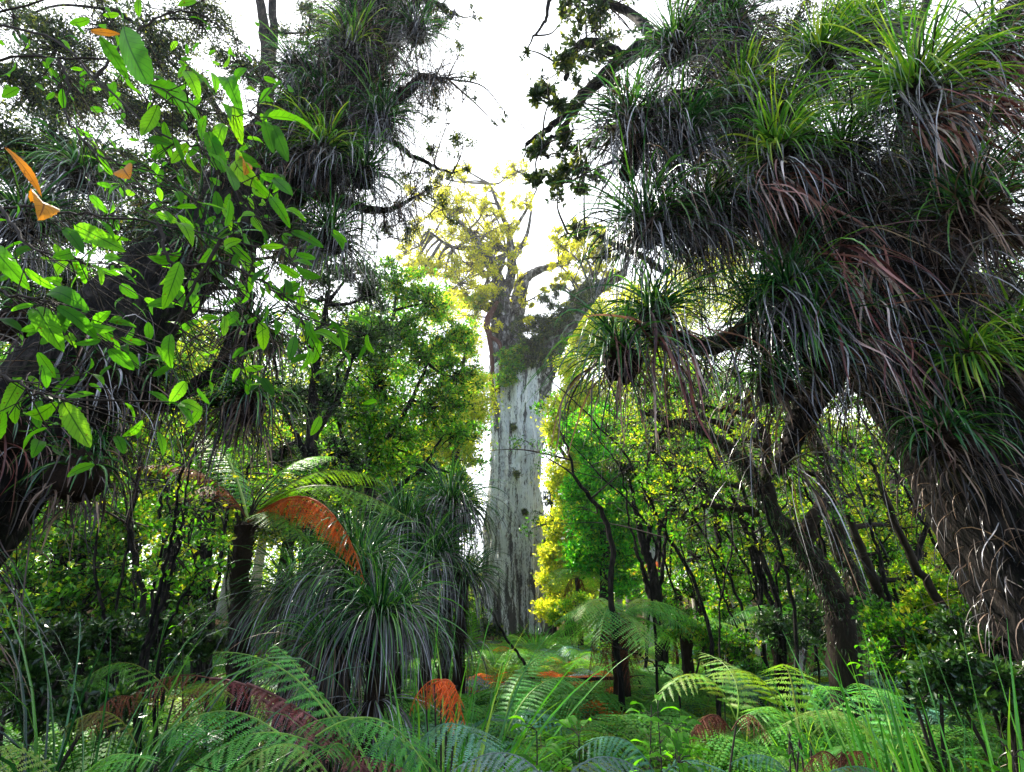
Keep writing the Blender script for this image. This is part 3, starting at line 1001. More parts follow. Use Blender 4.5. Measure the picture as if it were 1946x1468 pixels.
shrub('bright green bush hanging beside the right shoulder of the giant trunk', [B(1068, 655, 35.4, 16, 500)], 'mid', ll=0.14, lw=0.07, base=P(1052, 670, 36))
shrub('small mossy clump at the left fork high up the giant tree', [B(940, 585, 36.5, 15, 500), B(952, 560, 36.6, 12, 300)], 'canopy', ll=0.14, lw=0.06, base=P(948, 600, 36.8))
for i, (u, v, r, lab) in enumerate([(978, 812, 8, 'upper dark tuft growing on the bare face of the giant trunk'), (976, 897, 11, 'larger dark tuft halfway up the bare face of the giant trunk'), (999, 974, 6, 'lowest small tuft on the bare face of the giant trunk')]):
    shrub(lab, [B(u, v, 35.75, r, 260)], 'canopy', ll=0.17, lw=0.05, base=P(u, v + 2, 36.1), sig=0.3)
for u, v, lab in [(1030, 640, 'sunlit pale strap leaved nest in the fork of the giant tree'), (1008, 605, 'dark strap leaved nest on the central limb of the giant tree'), (1062, 622, 'grey strap leaved nest under the right limb of the giant tree')]:
    perch(lab, P(u, v, 35.6), (0, -1), L=1.0, W=0.06, nl=50, nd=50, live='blade', dead='dead_brown', group='nests on the giant tree', seg=5)

# ================================================================== leaning epiphyte-laden trees
def tubepts(pth, r, k, front=True):
    """random surface points of a limb on the side facing the eye, with outward normals"""
    i = rng.integers(1, len(pth) - 1, k)
    T = nrm(pth[np.minimum(i + 1, len(pth)-1)] - pth[i-1])
    c = pth[i]
    toeye = nrm(np.array([0, 0, EYE]) - c)
    nn = nrm(rng.normal(size=(k, 3))*0.75 + toeye*(0.75 if front else 0))
    nn = nrm(nn - T*np.sum(nn*T, -1, keepdims=True))
    rr = np.interp(i, np.arange(len(pth)), r)
    return c + nn*rr[:, None]*0.98, nn, T


RT = empty('leaning_tree', G(2140, 4.3), 'massive dark trunk leaning in from the right edge, shaggy with hanging strap leaves', 'tree')
rlimbs = [
    ('trunk', [(2230, 1560, 4.4, .75), (2060, 1180, 4.4, .62), (1880, 870, 4.5, .60), (1730, 640, 4.7, .62), (1600, 470, 4.9, .58), (1480, 300, 5.2, .46), (1400, 120, 5.6, .38), (1350, -60, 6.0, .32), (1330, -250, 6.5, .28)]),
    ('limb', [(1720, 640, 4.7, .4), (1780, 420, 4.6, .33), (1790, 230, 4.4, .24), (1860, 110, 4.2, .17), (1960, -10, 4.0, .13)]),
    ('limb', [(1600, 540, 4.8, .25), (1470, 600, 4.6, .14), (1360, 655, 4.4, .09), (1280, 640, 4.3, .07), (1220, 600, 4.3, .05)]),
    ('limb', [(1560, 440, 4.9, .3), (1430, 400, 4.8, .2), (1320, 400, 4.7, .16), (1250, 430, 4.6, .12)]),
    ('limb', [(1470, 300, 5.2, .3), (1370, 220, 5.0, .22), (1290, 200, 4.9, .18), (1230, 250, 4.8, .13), (1190, 330, 4.7, .1)]),
    ('limb', [(1400, 110, 5.5, .22), (1290, 70, 5.6, .16), (1190, 110, 5.8, .12), (1120, 170, 6.0, .09), (1060, 230, 6.1, .06), (1000, 275, 6.2, .03)]),
    ('limb', [(1190, 110, 5.8, .1), (1120, 80, 5.8, .08), (1085, 110, 5.9, .06), (1075, 150, 6, .04)]),
    ('limb', [(1250, 80, 5.7, .1), (1190, 20, 6.2, .08), (1060, -10, 6.5, .05), (1035, 40, 6.6, .03), (1000, 95, 6.6, .012)]),
    ('limb', [(1120, 170, 6.0, .07), (1075, 235, 6.0, .045), (1030, 280, 6.0, .02)]),
    ('limb', [(1270, 520, 5.6, .05), (1180, 470, 5.8, .035), (1110, 440, 6.0, .02), (1060, 455, 6.2, .008)]),
    ('limb', [(1640, 590, 4.8, .3), (1560, 720, 4.7, .18), (1510, 830, 4.6, .1), (1480, 900, 4.6, .05)]),
]
paths = []
for nm, l in rlimbs:
    mb = MB()
    big = l[0][3] > .3
    p = limb(mb, [P(a, b, c) for a, b, c, _ in l], [r for *_, r in l], 10, 26 if big else 12, 0.05, 0.14 if big else 0.08, 0.0 if big else 0.012)
    mb.build(nm, M['bark_dark'], RT)
    paths.append((p, spline(np.array([[r] for *_, r in l]), 10)[:, 0]))


def fringe(parent, paths, counts, L, W, mats, name='hanging_dead_leaves'):
    for mat, frac in mats:
        mb = MB()
        for (p, r), k in zip(paths, counts):
            k = int(k*frac)
            if k < 1:
                continue
            b, nn, T = tubepts(p, r, k)
            d = nn*0.6 + np.array([0, 0, -0.3]) + rng.normal(size=b.shape)*0.55
            ribbons(mb, b, d, rng.uniform(0.35, 1.15, k)*L, rng.uniform(0.4, 1.1, k)*W, rng.uniform(0.3, 1.4, k), 8, 0.3, None, 0.42)
        o = mb.build(name, M[mat], parent)
        o['kind'] = 'stuff'


fringe(RT, [(paths[0][0][26:], paths[0][1][26:])] + paths[1:], [3600, 900, 200, 900, 1000, 60, 0, 0, 0, 0, 160], 1.45, 0.016, [('dead', 0.5), ('dead_brown', 0.45)])
pool = np.vstack([p for p, _ in paths])
fringe(RT, [(paths[0][0][:27], paths[0][1][:27])], [900], .5, .011, [('dead', .4), ('dead_brown', .6)])
wood, leaf = MB(), MB()
for u, v, r, k in [(1100, 90, 42, 700), (1065, 135, 36, 500), (1130, 60, 40, 600), (1045, 190, 30, 380), (1040, 300, 34, 520), (1020, 335, 26, 300), (1085, 345, 30, 420), (1075, 270, 26, 320), (1110, 330, 26, 300),
                   (1000, 290, 16, 120), (1060, 370, 22, 220), (1150, 160, 34, 400), (1200, 60, 40, 400), (1075, 30, 26, 200), (1140, 250, 26, 200), (1110, 10, 34, 300), (1000, 95, 10, 40), (1175, 10, 40, 400),
                   (1120, 430, 20, 90), (1085, 450, 16, 60), (1150, 480, 20, 80), (1080, 200, 22, 200)]:
    c, R, _ = B(u, v, 6.0 + rng.normal()*0.35, r*1.25, 0)
    k = int(k*.55)
    link_up(wood, pool, c, 0.02, 0.008)
    twig_cloud(wood, leaf, c, c, R, 9999, k, 0.085, 0.042, 0.9, 0.14, 0.006)
wood.build('twigs', M['twig'], RT)
leaf.build('foliage', M['canopy'], RT, smooth=False)

LT = empty('leaning_tree', G(-480, 3.3), 'dark smooth leaning trunk entering from the left edge behind the bright toothed leaves', 'tree')
llimbs = [
    ('trunk', [(-520, 1500, 3.2, .50), (-250, 1150, 3.4, .46), (10, 860, 3.8, .40), (215, 635, 4.3, .44), (380, 470, 5.0, .40), (540, 350, 5.8, .36), (650, 200, 6.4, .36), (700, 30, 7.0, .36), (725, -120, 7.5, .33), (735, -300, 8, .3)]),
    ('limb', [(200, 700, 4.2, .2), (290, 760, 4.4, .09), (370, 735, 4.7, .07), (420, 690, 4.9, .07), (455, 610, 5.0, .07), (480, 560, 5.1, .04)]),
    ('limb', [(60, 880, 3.8, .2), (170, 780, 4.2, .06), (290, 765, 4.6, .05), (380, 768, 4.8, .045), (470, 760, 5.0, .04)]),
    ('limb', [(640, 230, 6.4, .2), (740, 200, 6.5, .12), (800, 150, 6.6, .07), (850, 150, 6.8, .03)]),
    ('limb', [(660, 180, 6.5, .2), (750, 60, 6.8, .12), (800, 0, 7.0, .08), (870, 30, 7.2, .03)]),
    ('limb', [(540, 340, 5.9, .2), (640, 380, 6.2, .1), (730, 400, 6.6, .05), (800, 370, 7, .02)]),
    ('limb', [(600, 290, 6.1, .15), (700, 250, 6.6, .07), (790, 300, 6.9, .04), (860, 330, 7.2, .015)]),
    ('limb', [(400, 450, 5.1, .22), (420, 330, 5.4, .15), (470, 260, 5.6, .12), (540, 200, 5.8, .12), (590, 130, 6, .1)]),
]
paths = []
for nm, l in llimbs:
    mb = MB()
    big = l[0][3] > .3
    p = limb(mb, [P(a, b, c) for a, b, c, _ in l], [r for *_, r in l], 10, 26 if big else 12, 0.04, 0.10 if big else 0.06, 0.0 if big else 0.012)
    mb.build(nm, M['bark_dark'], LT)
    paths.append((p, spline(np.array([[r] for *_, r in l]), 10)[:, 0]))
fr_paths = [(paths[0][0][:30], paths[0][1][:30]), (paths[0][0][50:], paths[0][1][50:])] + paths[1:]
fringe(LT, fr_paths, [320, 4200, 100, 100, 700, 500, 500, 160, 600], 1.15, 0.015, [('dead', 0.6), ('dead_brown', 0.4)])
pool = np.vstack([p for p, _ in paths])
wood, leaf = MB(), MB()
for u, v, r, k in [(830, 60, 36, 260), (800, 20, 34, 300), (870, 110, 26, 130), (850, 30, 22, 120), (900, 150, 24, 70), (800, 200, 34, 280), (850, 235, 28, 200), (880, 280, 20, 100), (820, 290, 34, 280),
                   (860, 330, 22, 130), (800, 370, 34, 260), (760, 420, 34, 260), (840, 400, 26, 140), (780, 330, 30, 240), (945, 240, 16, 50), (960, 215, 10, 24), (770, 120, 34, 300), (740, 450, 30, 200), (880, 190, 18, 60), (900, 30, 16, 60)]:
    c, R, _ = B(u, v, 7.0 + rng.normal()*0.3, r*1.2, 0)
    k = int(k*.9)
    link_up(wood, pool, c, 0.02, 0.008)
    twig_cloud(wood, leaf, c, c, R, max(8, k//12), k, 0.055, 0.022, 0.9, 0.15, 0.005)
wood.build('twigs', M['twig'], LT)
leaf.build('foliage', M['canopy'], LT, smooth=False)

# ------------------------------------------------------------------ nests on the right-hand tree
RG = 'strap leaved nests on the right leaning tree'
right_nests = [
    (1285, 95, 4.9, 1.0, 'blade', 'dead', 'nest with upright green blades near the top of the right tree beside the dark limb'),
    (1195, 235, 4.7, 0.95, 'blade', 'dead', 'nest fanning dark green over the sky gap, second one down on the right tree'),
    (1300, 265, 4.6, 0.95, 'blade', 'dead', 'nest of grey drooping straps just below the topmost right nests'),
    (1225, 430, 4.5, 1.05, 'blade', 'dead', 'broad drooping nest jutting into the bright gap on the right tree'),
    (1245, 600, 4.3, 0.85, 'blade', 'dead', 'dark nest fanned like a palm above the slender right branch'),
    (1180, 680, 4.3, 0.85, 'blade', 'dead_brown', 'glossy green palm-like nest nearest to the giant trunk'),
    (1480, 300, 4.2, 0.95, 'blade_lit', 'dead', 'green fountain nest with a red streaked skirt in the upper right'),
    (1600, 300, 4.3, 0.9, 'blade', 'dead', 'yellowish nest between the two large fountain nests of the upper right'),
    (1745, 175, 3.7, 1.15, 'blade_lit', 'dead', 'largest bright green nest high in the upper right'),
    (1560, 110, 4.6, 0.95, 'blade_lit', 'dead', 'sunlit lime green nest at the top edge right of centre'),
    (1640, 60, 4.8, 0.9, 'blade_lit', 'dead', 'yellow lit nest at the top edge behind the largest one'),
    (1420, 190, 4.8, 0.85, 'blade_lit', 'dead', 'curly green nest left of the red streaked fountain'),
    (1380, 60, 5.2, 0.9, 'blade', 'dead', 'dark nest at the top edge where the right trunk leaves the picture'),
    (1900, 120, 3.9, 1.0, 'blade', 'dead_red', 'nest with dark red skirt in the extreme upper right corner'),
    (1850, 400, 3.9, 1.0, 'blade', 'dead_brown', 'shaded nest low on the upper right limb near the edge'),
    (1500, 560, 4.3, 0.9, 'blade', 'dead', 'teal tinted nest under the red streaked strands'),
    (1545, 650, 4.3, .75, 'blade', 'dead', 'wide hanging nest below the teal one on the right trunk'),
    (1450, 620, 4.6, 0.9, 'blade', 'dead_brown', 'olive nest fanning left from the underside of the right trunk'),
    (1470, 720, 4.5, 0.6, 'blade', 'dead_brown', 'lowest olive nest fanning over the forked mossy tree'),
    (1850, 690, 3.9, 0.55, 'blade_lit', 'dead_brown', 'sunlit lime and gold nest at the right edge halfway up'),
    (1930, 640, 3.9, 0.5, 'blade_lit', 'dead_brown', 'lime nest cut by the right edge above the golden one'),
    (1800, 830, 4.0, 0.55, 'blade', 'dead_brown', 'brown skirted nest low on the dark right trunk'),
    (1350, 420, 4.7, 0.9, 'blade', 'dead', 'grey straggly nest between the gap nests and the right trunk'),
]
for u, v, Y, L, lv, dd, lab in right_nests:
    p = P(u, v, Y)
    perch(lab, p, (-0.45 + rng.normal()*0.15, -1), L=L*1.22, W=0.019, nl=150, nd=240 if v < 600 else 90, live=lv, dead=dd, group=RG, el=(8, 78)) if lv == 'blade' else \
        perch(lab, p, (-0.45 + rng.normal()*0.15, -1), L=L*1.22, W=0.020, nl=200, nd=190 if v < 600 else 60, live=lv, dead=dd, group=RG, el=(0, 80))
# red skirts hanging on the right
for u, v, Y, lab in [(1470, 335, 4.0, 'streak of vivid red and white dead straps hanging below the green fountain'), (1610, 480, 3.95, 'long pale straps blotched with red in the middle of the right trunk'),
                     (1770, 230, 3.6, 'arching dull red straps under the largest green nest'), (1910, 200, 3.7, 'dark crimson straps in the top right corner'), (1650, 640, 4.0, 'rusty strap skirt low under the middle of the right trunk'), (1250, 640, 4.1, 'rusty tail of straps dangling under the palm-like nest')]:
    p = P(u, v, Y)
    t = empty('dead_leaf_skirt', p, lab, 'dead leaves', 'reddish skirts of dead straps')
    n = 34
    mb = MB()
    d = np.array([0.05, -0.35, -0.6]) + rng.normal(size=(n, 3))*0.34
    if u > 1400:
        d += np.array([0.20, 0, 0])
    ribbons(mb, p + rng.normal(size=(n, 3))*[.16, .08, .12], d, rng.uniform(0.5, 1.2, n)*0.95, rng.uniform(0.6, 1.2, n)*0.024, rng.uniform(0.3, 1.0, n), 9, 0.3, None, 0.35)
    mb.build('straps', M['dead_red'], t)
    mb = MB()
    tube(mb, [p + [0, 0.1, -0.05], p + [0, 0.03, 0.02], p + [0, 0, 0.06]], [.05, .07, .04], 8, .3)
    mb.build('root_mass', M['fibre'], t)

for (k0, k1, i, n, L, lab) in [(34, 72, 0, 14, .95, 'shaded nest crowded among the larger ones on the upper right trunk'), (16, 30, 0, 3, .5, 'small brown skirted nest low on the thick part of the right trunk')]:
    p, r = paths[i]
    b, nn, T = tubepts(p[k0:k1], r[k0:k1], n)
    for q, m_ in zip(b, nn):
        perch(lab, q, (m_[0], m_[1] - .4), L=L*rng.uniform(.8, 1.2), W=.02, nl=90, nd=150, live='blade', dead='dead' if k0 == 30 else 'dead_brown', group=lab.replace('nest', 'nests', 1), el=(5, 75), seg=7)

# ------------------------------------------------------------------ nests on the left-hand tree
LG = 'strap leaved nests on the left leaning tree'
for u, v, Y, L, lv, dd, lab in [
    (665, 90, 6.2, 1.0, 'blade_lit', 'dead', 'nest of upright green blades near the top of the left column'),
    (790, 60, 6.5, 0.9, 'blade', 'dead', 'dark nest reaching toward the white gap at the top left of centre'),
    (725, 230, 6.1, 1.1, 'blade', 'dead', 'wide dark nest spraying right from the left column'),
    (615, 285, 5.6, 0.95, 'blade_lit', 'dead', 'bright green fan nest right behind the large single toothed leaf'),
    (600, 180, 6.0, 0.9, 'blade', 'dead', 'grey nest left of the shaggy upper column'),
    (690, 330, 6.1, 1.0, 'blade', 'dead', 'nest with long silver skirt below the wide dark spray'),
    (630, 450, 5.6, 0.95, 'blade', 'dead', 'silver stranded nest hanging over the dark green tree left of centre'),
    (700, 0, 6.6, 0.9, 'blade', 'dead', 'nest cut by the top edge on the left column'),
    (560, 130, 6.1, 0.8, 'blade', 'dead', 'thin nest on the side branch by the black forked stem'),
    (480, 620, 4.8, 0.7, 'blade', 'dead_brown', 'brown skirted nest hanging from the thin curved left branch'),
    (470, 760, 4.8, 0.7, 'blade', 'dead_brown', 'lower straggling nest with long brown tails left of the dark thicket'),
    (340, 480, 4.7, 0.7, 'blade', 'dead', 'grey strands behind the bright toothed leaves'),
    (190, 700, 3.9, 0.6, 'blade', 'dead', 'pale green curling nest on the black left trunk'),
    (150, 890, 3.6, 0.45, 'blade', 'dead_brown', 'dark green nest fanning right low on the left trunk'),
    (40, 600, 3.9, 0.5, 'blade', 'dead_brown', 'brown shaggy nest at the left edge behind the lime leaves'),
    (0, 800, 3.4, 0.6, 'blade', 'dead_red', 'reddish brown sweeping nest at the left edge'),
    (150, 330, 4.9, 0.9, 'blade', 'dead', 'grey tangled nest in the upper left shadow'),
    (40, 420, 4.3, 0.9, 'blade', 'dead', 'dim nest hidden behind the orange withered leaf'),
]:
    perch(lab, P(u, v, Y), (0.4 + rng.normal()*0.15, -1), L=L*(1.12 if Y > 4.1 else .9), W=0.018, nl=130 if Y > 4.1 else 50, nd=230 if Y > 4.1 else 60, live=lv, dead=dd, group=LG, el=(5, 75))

p, r = paths[0]
b, nn, T = tubepts(p[54:84], r[54:84], 16)
for q, m_ in zip(b, nn):
    perch('shaded nest crowded on the upper column of the left leaning tree', q, (m_[0], m_[1] - .4), L=.9*rng.uniform(.8, 1.2), W=.02, nl=80, nd=150, live='blade', dead='dead', group='shaded nests of the upper left column', el=(5, 75), seg=7)

# ------------------------------------------------------------------ near branches with big toothed leaves
MH = empty('leafy_sapling', G(-420, 1.5), 'near sapling with large bright green toothed leaves filling the upper left', 'sapling')
Yb = 1.45
mb = MB()
limb(mb, [G(-420, 1.5) - [0, 0, 0.2], P(-400, 900, 1.6), P(-330, 400, 1.7), P(-300, 0, 1.9), P(-280, -300, 2.1)], [.035, .03, .026, .02, .014], 8, 10, 0.05)
mb.build('stem', M['twig'], MH)
twl = [
    [(-340, 420, 1.7), (0, 392, 1.6), (130, 405, 1.55), (300, 425, 1.5), (420, 455, 1.45), (530, 478, 1.42)],
    [(-330, 200, 1.75), (0, 112, 1.65), (110, 112, 1.6), (210, 115, 1.55), (290, 160, 1.5), (400, 215, 1.5), (480, 215, 1.45)],
    [(-300, 20, 1.9), (60, 60, 1.7), (180, 150, 1.6), (300, 250, 1.55), (400, 290, 1.5), (455, 380, 1.48), (510, 430, 1.45)],
    [(-390, 700, 1.6), (-60, 560, 1.5), (30, 565, 1.45), (90, 570, 1.4), (110, 590, 1.4)],
    [(-390, 800, 1.6), (-80, 700, 1.45), (20, 720, 1.4), (70, 750, 1.38), (125, 760, 1.36)],
    [(110, 112, 1.6), (130, 160, 1.6), (128, 230, 1.6), (200, 300, 1.56), (300, 330, 1.55), (380, 390, 1.5)],
    [(300, 425, 1.5), (330, 500, 1.5), (420, 500, 1.48), (490, 530, 1.46), (560, 590, 1.5), (590, 632, 1.5)],
    [(180, 150, 1.6), (260, 60, 1.65), (350, 20, 1.7), (430, 60, 1.7), (500, 130, 1.6)],
    [(0, 392, 1.6), (60, 470, 1.5), (140, 490, 1.48), (170, 505, 1.46)],
    [(420, 455, 1.45), (350, 580, 1.5), (325, 640, 1.5)],
    [(-330, 100, 1.8), (50, 10, 1.8), (200, -40, 1.8), (300, 20, 1.75), (400, 0, 1.7)],
]
brs = []
for tw in twl:
    mb = MB()
    p = limb(mb, [P(*q) for q in tw], np.linspace(0.0065, 0.0016, len(tw)), 8, 7, 0.05, 0, 0.004)
    o = mb.build('branch', M['twig'], MH)
    brs.append((o, p, MB()))
allp = np.vstack([p for _, p, _ in brs])
own = np.concatenate([[i]*len(p) for i, (_, p, _) in enumerate(brs)])
petm = MB()
hero = [(509, 223, 612, 256), (234, 50, 275, 155), (190, 70, 243, 150), (283, 162, 390, 232), (515, 168, 493, 195), (502, 230, 520, 292), (518, 238, 548, 308), (428, 238, 408, 290),
        (403, 298, 452, 358), (445, 200, 457, 270), (392, 135, 414, 170), (352, 135, 378, 183), (514, 375, 550, 428), (554, 440, 615, 470), (375, 385, 433, 400), (331, 425, 367, 458),
        (345, 480, 277, 493), (143, 428, 239, 478), (122, 432, 158, 480), (342, 499, 313, 582), (137, 490, 165, 540), (168, 500, 198, 538), (47, 510, 108, 553), (93, 556, 162, 582),
        (65, 580, 20, 590), (68, 585, 115, 660), (108, 582, 187, 642), (367, 492, 440, 550), (511, 508, 476, 540), (529, 502, 574, 530), (324, 635, 322, 698), (590, 632, 648, 652),
        (579, 655, 579, 702), (-10, 470, 45, 540), (42, 718, 2, 788), (55, 715, 80, 740), (110, 762, 42, 795), (120, 765, 172, 852), (125, 758, 178, 748), (360, 130, 410, 180),
        (430, 150, 455, 205), (300, 200, 270, 262), (470, 130, 440, 165), (395, 250, 425, 330), (460, 300, 480, 350), (480, 340, 520, 380), (520, 340, 555, 372), (540, 400, 580, 415), (440, 470, 480, 500), (330, 260, 350, 310), (590, 610, 600, 650), (495, 470, 540, 468)]


def put(u0, v0, u1, v1, Y, wr, tint, orange=None):
    a = P(u0, v0, Y)
    b = P(u1, v1, Y + rng.normal()*0.06*min(1, math.hypot(u1 - u0, v1 - v0)/90))
    i = np.argmin(((allp - a)**2).sum(-1))
    L = np.linalg.norm(b - a)
    toeye = nrm(np.array([0, 0, EYE]) - a)
    nv = toeye*0.8 + rng.normal(size=3)*0.30 + np.array([0, 0, 0.35])
    tgt = orange if orange is not None else brs[own[i]][2]
    bigleaf(tgt, a, b, L*wr, tint, nv, bend=rng.uniform(-0.04, 0.22), tooth=0.055, shape=rng.uniform(0.8, 1.05), seg=18)
    mid = (allp[i] + a)/2 + np.array([0, 0, -0.01])
    tube(petm, spline([allp[i], mid, a, a + (b - a)*0.1], 4), np.linspace(0.0022, 0.0012, 13), 5)


for h in hero:
    put(*h, 1.35 + rng.uniform(0, 0.2), rng.uniform(0.25, 0.36), rng.uniform(0.05, 1.0))
org = MB()
put(9, 280, 82, 372, 1.42, 0.17, 0.6, org)
put(60, 385, 84, 407, 1.4, 0.6, 0.9, org)
put(455, 305, 470, 328, 1.45, 0.5, 0.8, org)
put(235, 320, 245, 338, 1.45, 0.9, 0.8, org)
put(172, 60, 230, 66, 1.5, 0.22, 0.9, org)
for _ in range(480):
    k = rng.integers(len(allp))
    a = allp[k]
    if not (-0.2 + a[1]*0 < 99):
        continue
    b = a + rng.normal(size=3)*0.10
    Y = b[1] + rng.uniform(0.0, 0.5)
    # direction: outwards and down
    d = nrm(np.array([rng.normal()*0.7 + 0.3, rng.normal()*0.35, -0.6 + rng.normal()*0.5]))
    b[1] = max(Y, 1.38)
    L = rng.uniform(0.05, 0.115)
    bigleaf(brs[own[k]][2], b, b + d*L, L*rng.uniform(0.28, 0.42), rng.uniform(0.0, 0.85), nrm(np.array([0, 0, EYE]) - b)*0.5 + rng.normal(size=3)*0.5 + [0, 0, 0.4], bend=rng.uniform(0, 0.15), seg=12)
    tube(petm, spline([a, (a + b)/2, b], 3), [.0018]*7, 4)
for o, p, l in brs:
    if l.n:
        c = l.build('leaves', M['leaf_near'], MH, origin=MH['_w'])
        c.parent = o
petm.build('leaf_stalks', M['twig'], MH)
org.build('withered_leaves', M['leaf_orange'], MH)

# ================================================================== middle-distance trees
tree('bushy_tree', 'dense mid green small leaved tree between the left nests and the giant trunk', 'tree', G(705, 13),
     [STG(705, 13, .16, (705, 1000, 13, .15), (702, 900, 13, .13), (705, 780, 13.2, .11), (725, 680, 13.4, .08), (750, 590, 13.6, .05)),
      ST((703, 880, 13, .09), (760, 800, 13.4, .07), (800, 720, 13.8, .05), (830, 640, 14, .03)),
      ST((704, 940, 13, .08), (650, 830, 12.8, .06), (640, 700, 12.6, .04)),
      ST((704, 960, 13, .08), (790, 900, 13.5, .05), (850, 820, 14, .03))],
     [B(755, 540, 13.8, 42, 1900), B(815, 575, 14, 44, 2000), B(865, 640, 14.4, 40, 1700), B(740, 630, 13.2, 50, 2200), B(800, 680, 14, 50, 2200), B(870, 715, 14.5, 40, 1600),
      B(715, 735, 13, 52, 2000), B(810, 775, 14, 55, 2300), B(865, 830, 14.2, 38, 1300), B(740, 850, 13, 52, 1900), B(680, 650, 12.6, 45, 1600), B(660, 790, 12.6, 48, 1600), B(805, 890, 14, 48, 1500), B(870, 900, 14.5, 26, 500)],
     M['mid'], M['bark_dark'], 0.12, 0.05, .8, sig=.22)
tree('bushy_tree', 'shadowy thin leaved tree directly under the silver stranded nest', 'tree', G(590, 10.5),
     [STG(590, 10.5, .17, (590, 960, 10.5, .15), (592, 830, 10.5, .13), (600, 700, 10.6, .09), (620, 580, 10.8, .05)),
      ST((591, 840, 10.5, .08), (650, 740, 10.8, .05), (680, 640, 11, .03)),
      ST((590, 880, 10.5, .08), (540, 780, 10.6, .05), (520, 680, 10.6, .03))],
     [B(620, 570, 11, 48, 1200), B(665, 520, 11, 44, 1300), B(700, 560, 11.2, 42, 1200), B(620, 490, 11, 40, 900), B(700, 640, 11.2, 40, 1000), B(660, 660, 11, 46, 1200), B(590, 660, 10.8, 46, 1200), B(620, 760, 10.8, 52, 1400), B(560, 760, 10.6, 46, 1100), B(540, 850, 10.8, 44, 1100), B(640, 860, 11, 46, 1300), B(560, 920, 11, 40, 900), B(520, 660, 10.8, 36, 700)],
     M['dark'], M['bark_dark'], 0.09, 0.034, 0.9)
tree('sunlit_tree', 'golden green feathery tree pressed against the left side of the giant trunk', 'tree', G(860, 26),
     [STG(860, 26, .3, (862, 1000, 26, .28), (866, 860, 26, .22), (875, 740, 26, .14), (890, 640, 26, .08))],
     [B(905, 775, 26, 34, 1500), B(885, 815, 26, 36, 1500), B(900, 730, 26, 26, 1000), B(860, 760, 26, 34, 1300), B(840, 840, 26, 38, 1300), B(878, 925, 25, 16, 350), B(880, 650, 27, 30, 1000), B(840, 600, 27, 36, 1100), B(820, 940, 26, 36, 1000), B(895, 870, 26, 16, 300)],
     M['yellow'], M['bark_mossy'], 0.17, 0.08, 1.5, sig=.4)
tree('sunlit_tree', 'broad lime green tree glowing behind the black left trunk', 'tree', G(330, 15),
     [STG(330, 15, .2, (328, 960, 15, .17), (322, 830, 15, .14), (345, 730, 15.2, .1), (365, 650, 15.4, .06)),
      ST((324, 850, 15, .1), (400, 790, 15.2, .06), (450, 740, 15.5, .03)),
      ST((326, 880, 15, .1), (270, 800, 15, .06), (230, 740, 15, .03))],
     [B(360, 640, 15.5, 56, 900), B(290, 700, 15, 60, 1000), B(400, 720, 15.5, 60, 1000), B(230, 760, 15, 60, 1000), B(330, 790, 15, 65, 1200), B(440, 800, 15.5, 60, 1000), B(260, 860, 15, 60, 1000), B(370, 880, 15, 62, 1100),
      B(470, 900, 15.5, 50, 800), B(500, 780, 15.5, 45, 600), B(190, 850, 15, 50, 700), B(420, 960, 15, 60, 1000), B(310, 970, 15, 55, 800)],
     M['lime'], M['bark_mossy'], 0.14, 0.08, 1.2, sig=.26)
tree('understorey_tree', 'dim olive green thicket tree low on the far left', 'tree', G(150, 9),
     [STG(150, 9, .1, (152, 1100, 9, .08), (150, 1000, 9, .06), (160, 920, 9, .03)), STG(250, 9.5, .06, (255, 1100, 9.5, .05), (262, 980, 9.5, .03))],
     [B(60, 980, 9, 55, 900), B(160, 960, 9, 60, 1000), B(250, 1000, 9.5, 56, 900), B(110, 1060, 9, 60, 1000), B(210, 1080, 9, 60, 1000), B(40, 1120, 8.5, 60, 900), B(320, 1080, 9.5, 56, 900), B(150, 1160, 8.5, 60, 900), B(270, 1160, 9, 55, 900), B(390, 1120, 9.5, 50, 700), B(30, 1200, 8, 50, 600)],
     M['mid'], M['bark_dark'], 0.09, 0.05)
tree('bushy_tree', 'vivid green fine leaved tree just right of the giant trunk', 'tree', G(1150, 19),
     [STG(1150, 19, .2, (1150, 1100, 19, .18), (1146, 1000, 19, .14), (1138, 900, 19, .09), (1130, 820, 19, .05)),
      ST((1148, 1040, 19, .1), (1180, 960, 19, .06), (1200, 880, 19, .03))],
     [B(1108, 830, 19, 30, 1300), B(1140, 880, 19, 38, 1800), B(1110, 930, 19, 30, 1300), B(1160, 950, 19, 40, 1900), B(1120, 990, 19, 34, 1500), B(1165, 1040, 19, 44, 2000), B(1110, 1060, 19, 28, 1100), B(1200, 900, 19, 36, 1300), B(1210, 1000, 19, 40, 1500), B(1150, 800, 19.5, 24, 700), B(1190, 1100, 19, 36, 1100)],
     M['vivid'], M['bark_dark'], 0.16, 0.07, 1.3, sig=.4)
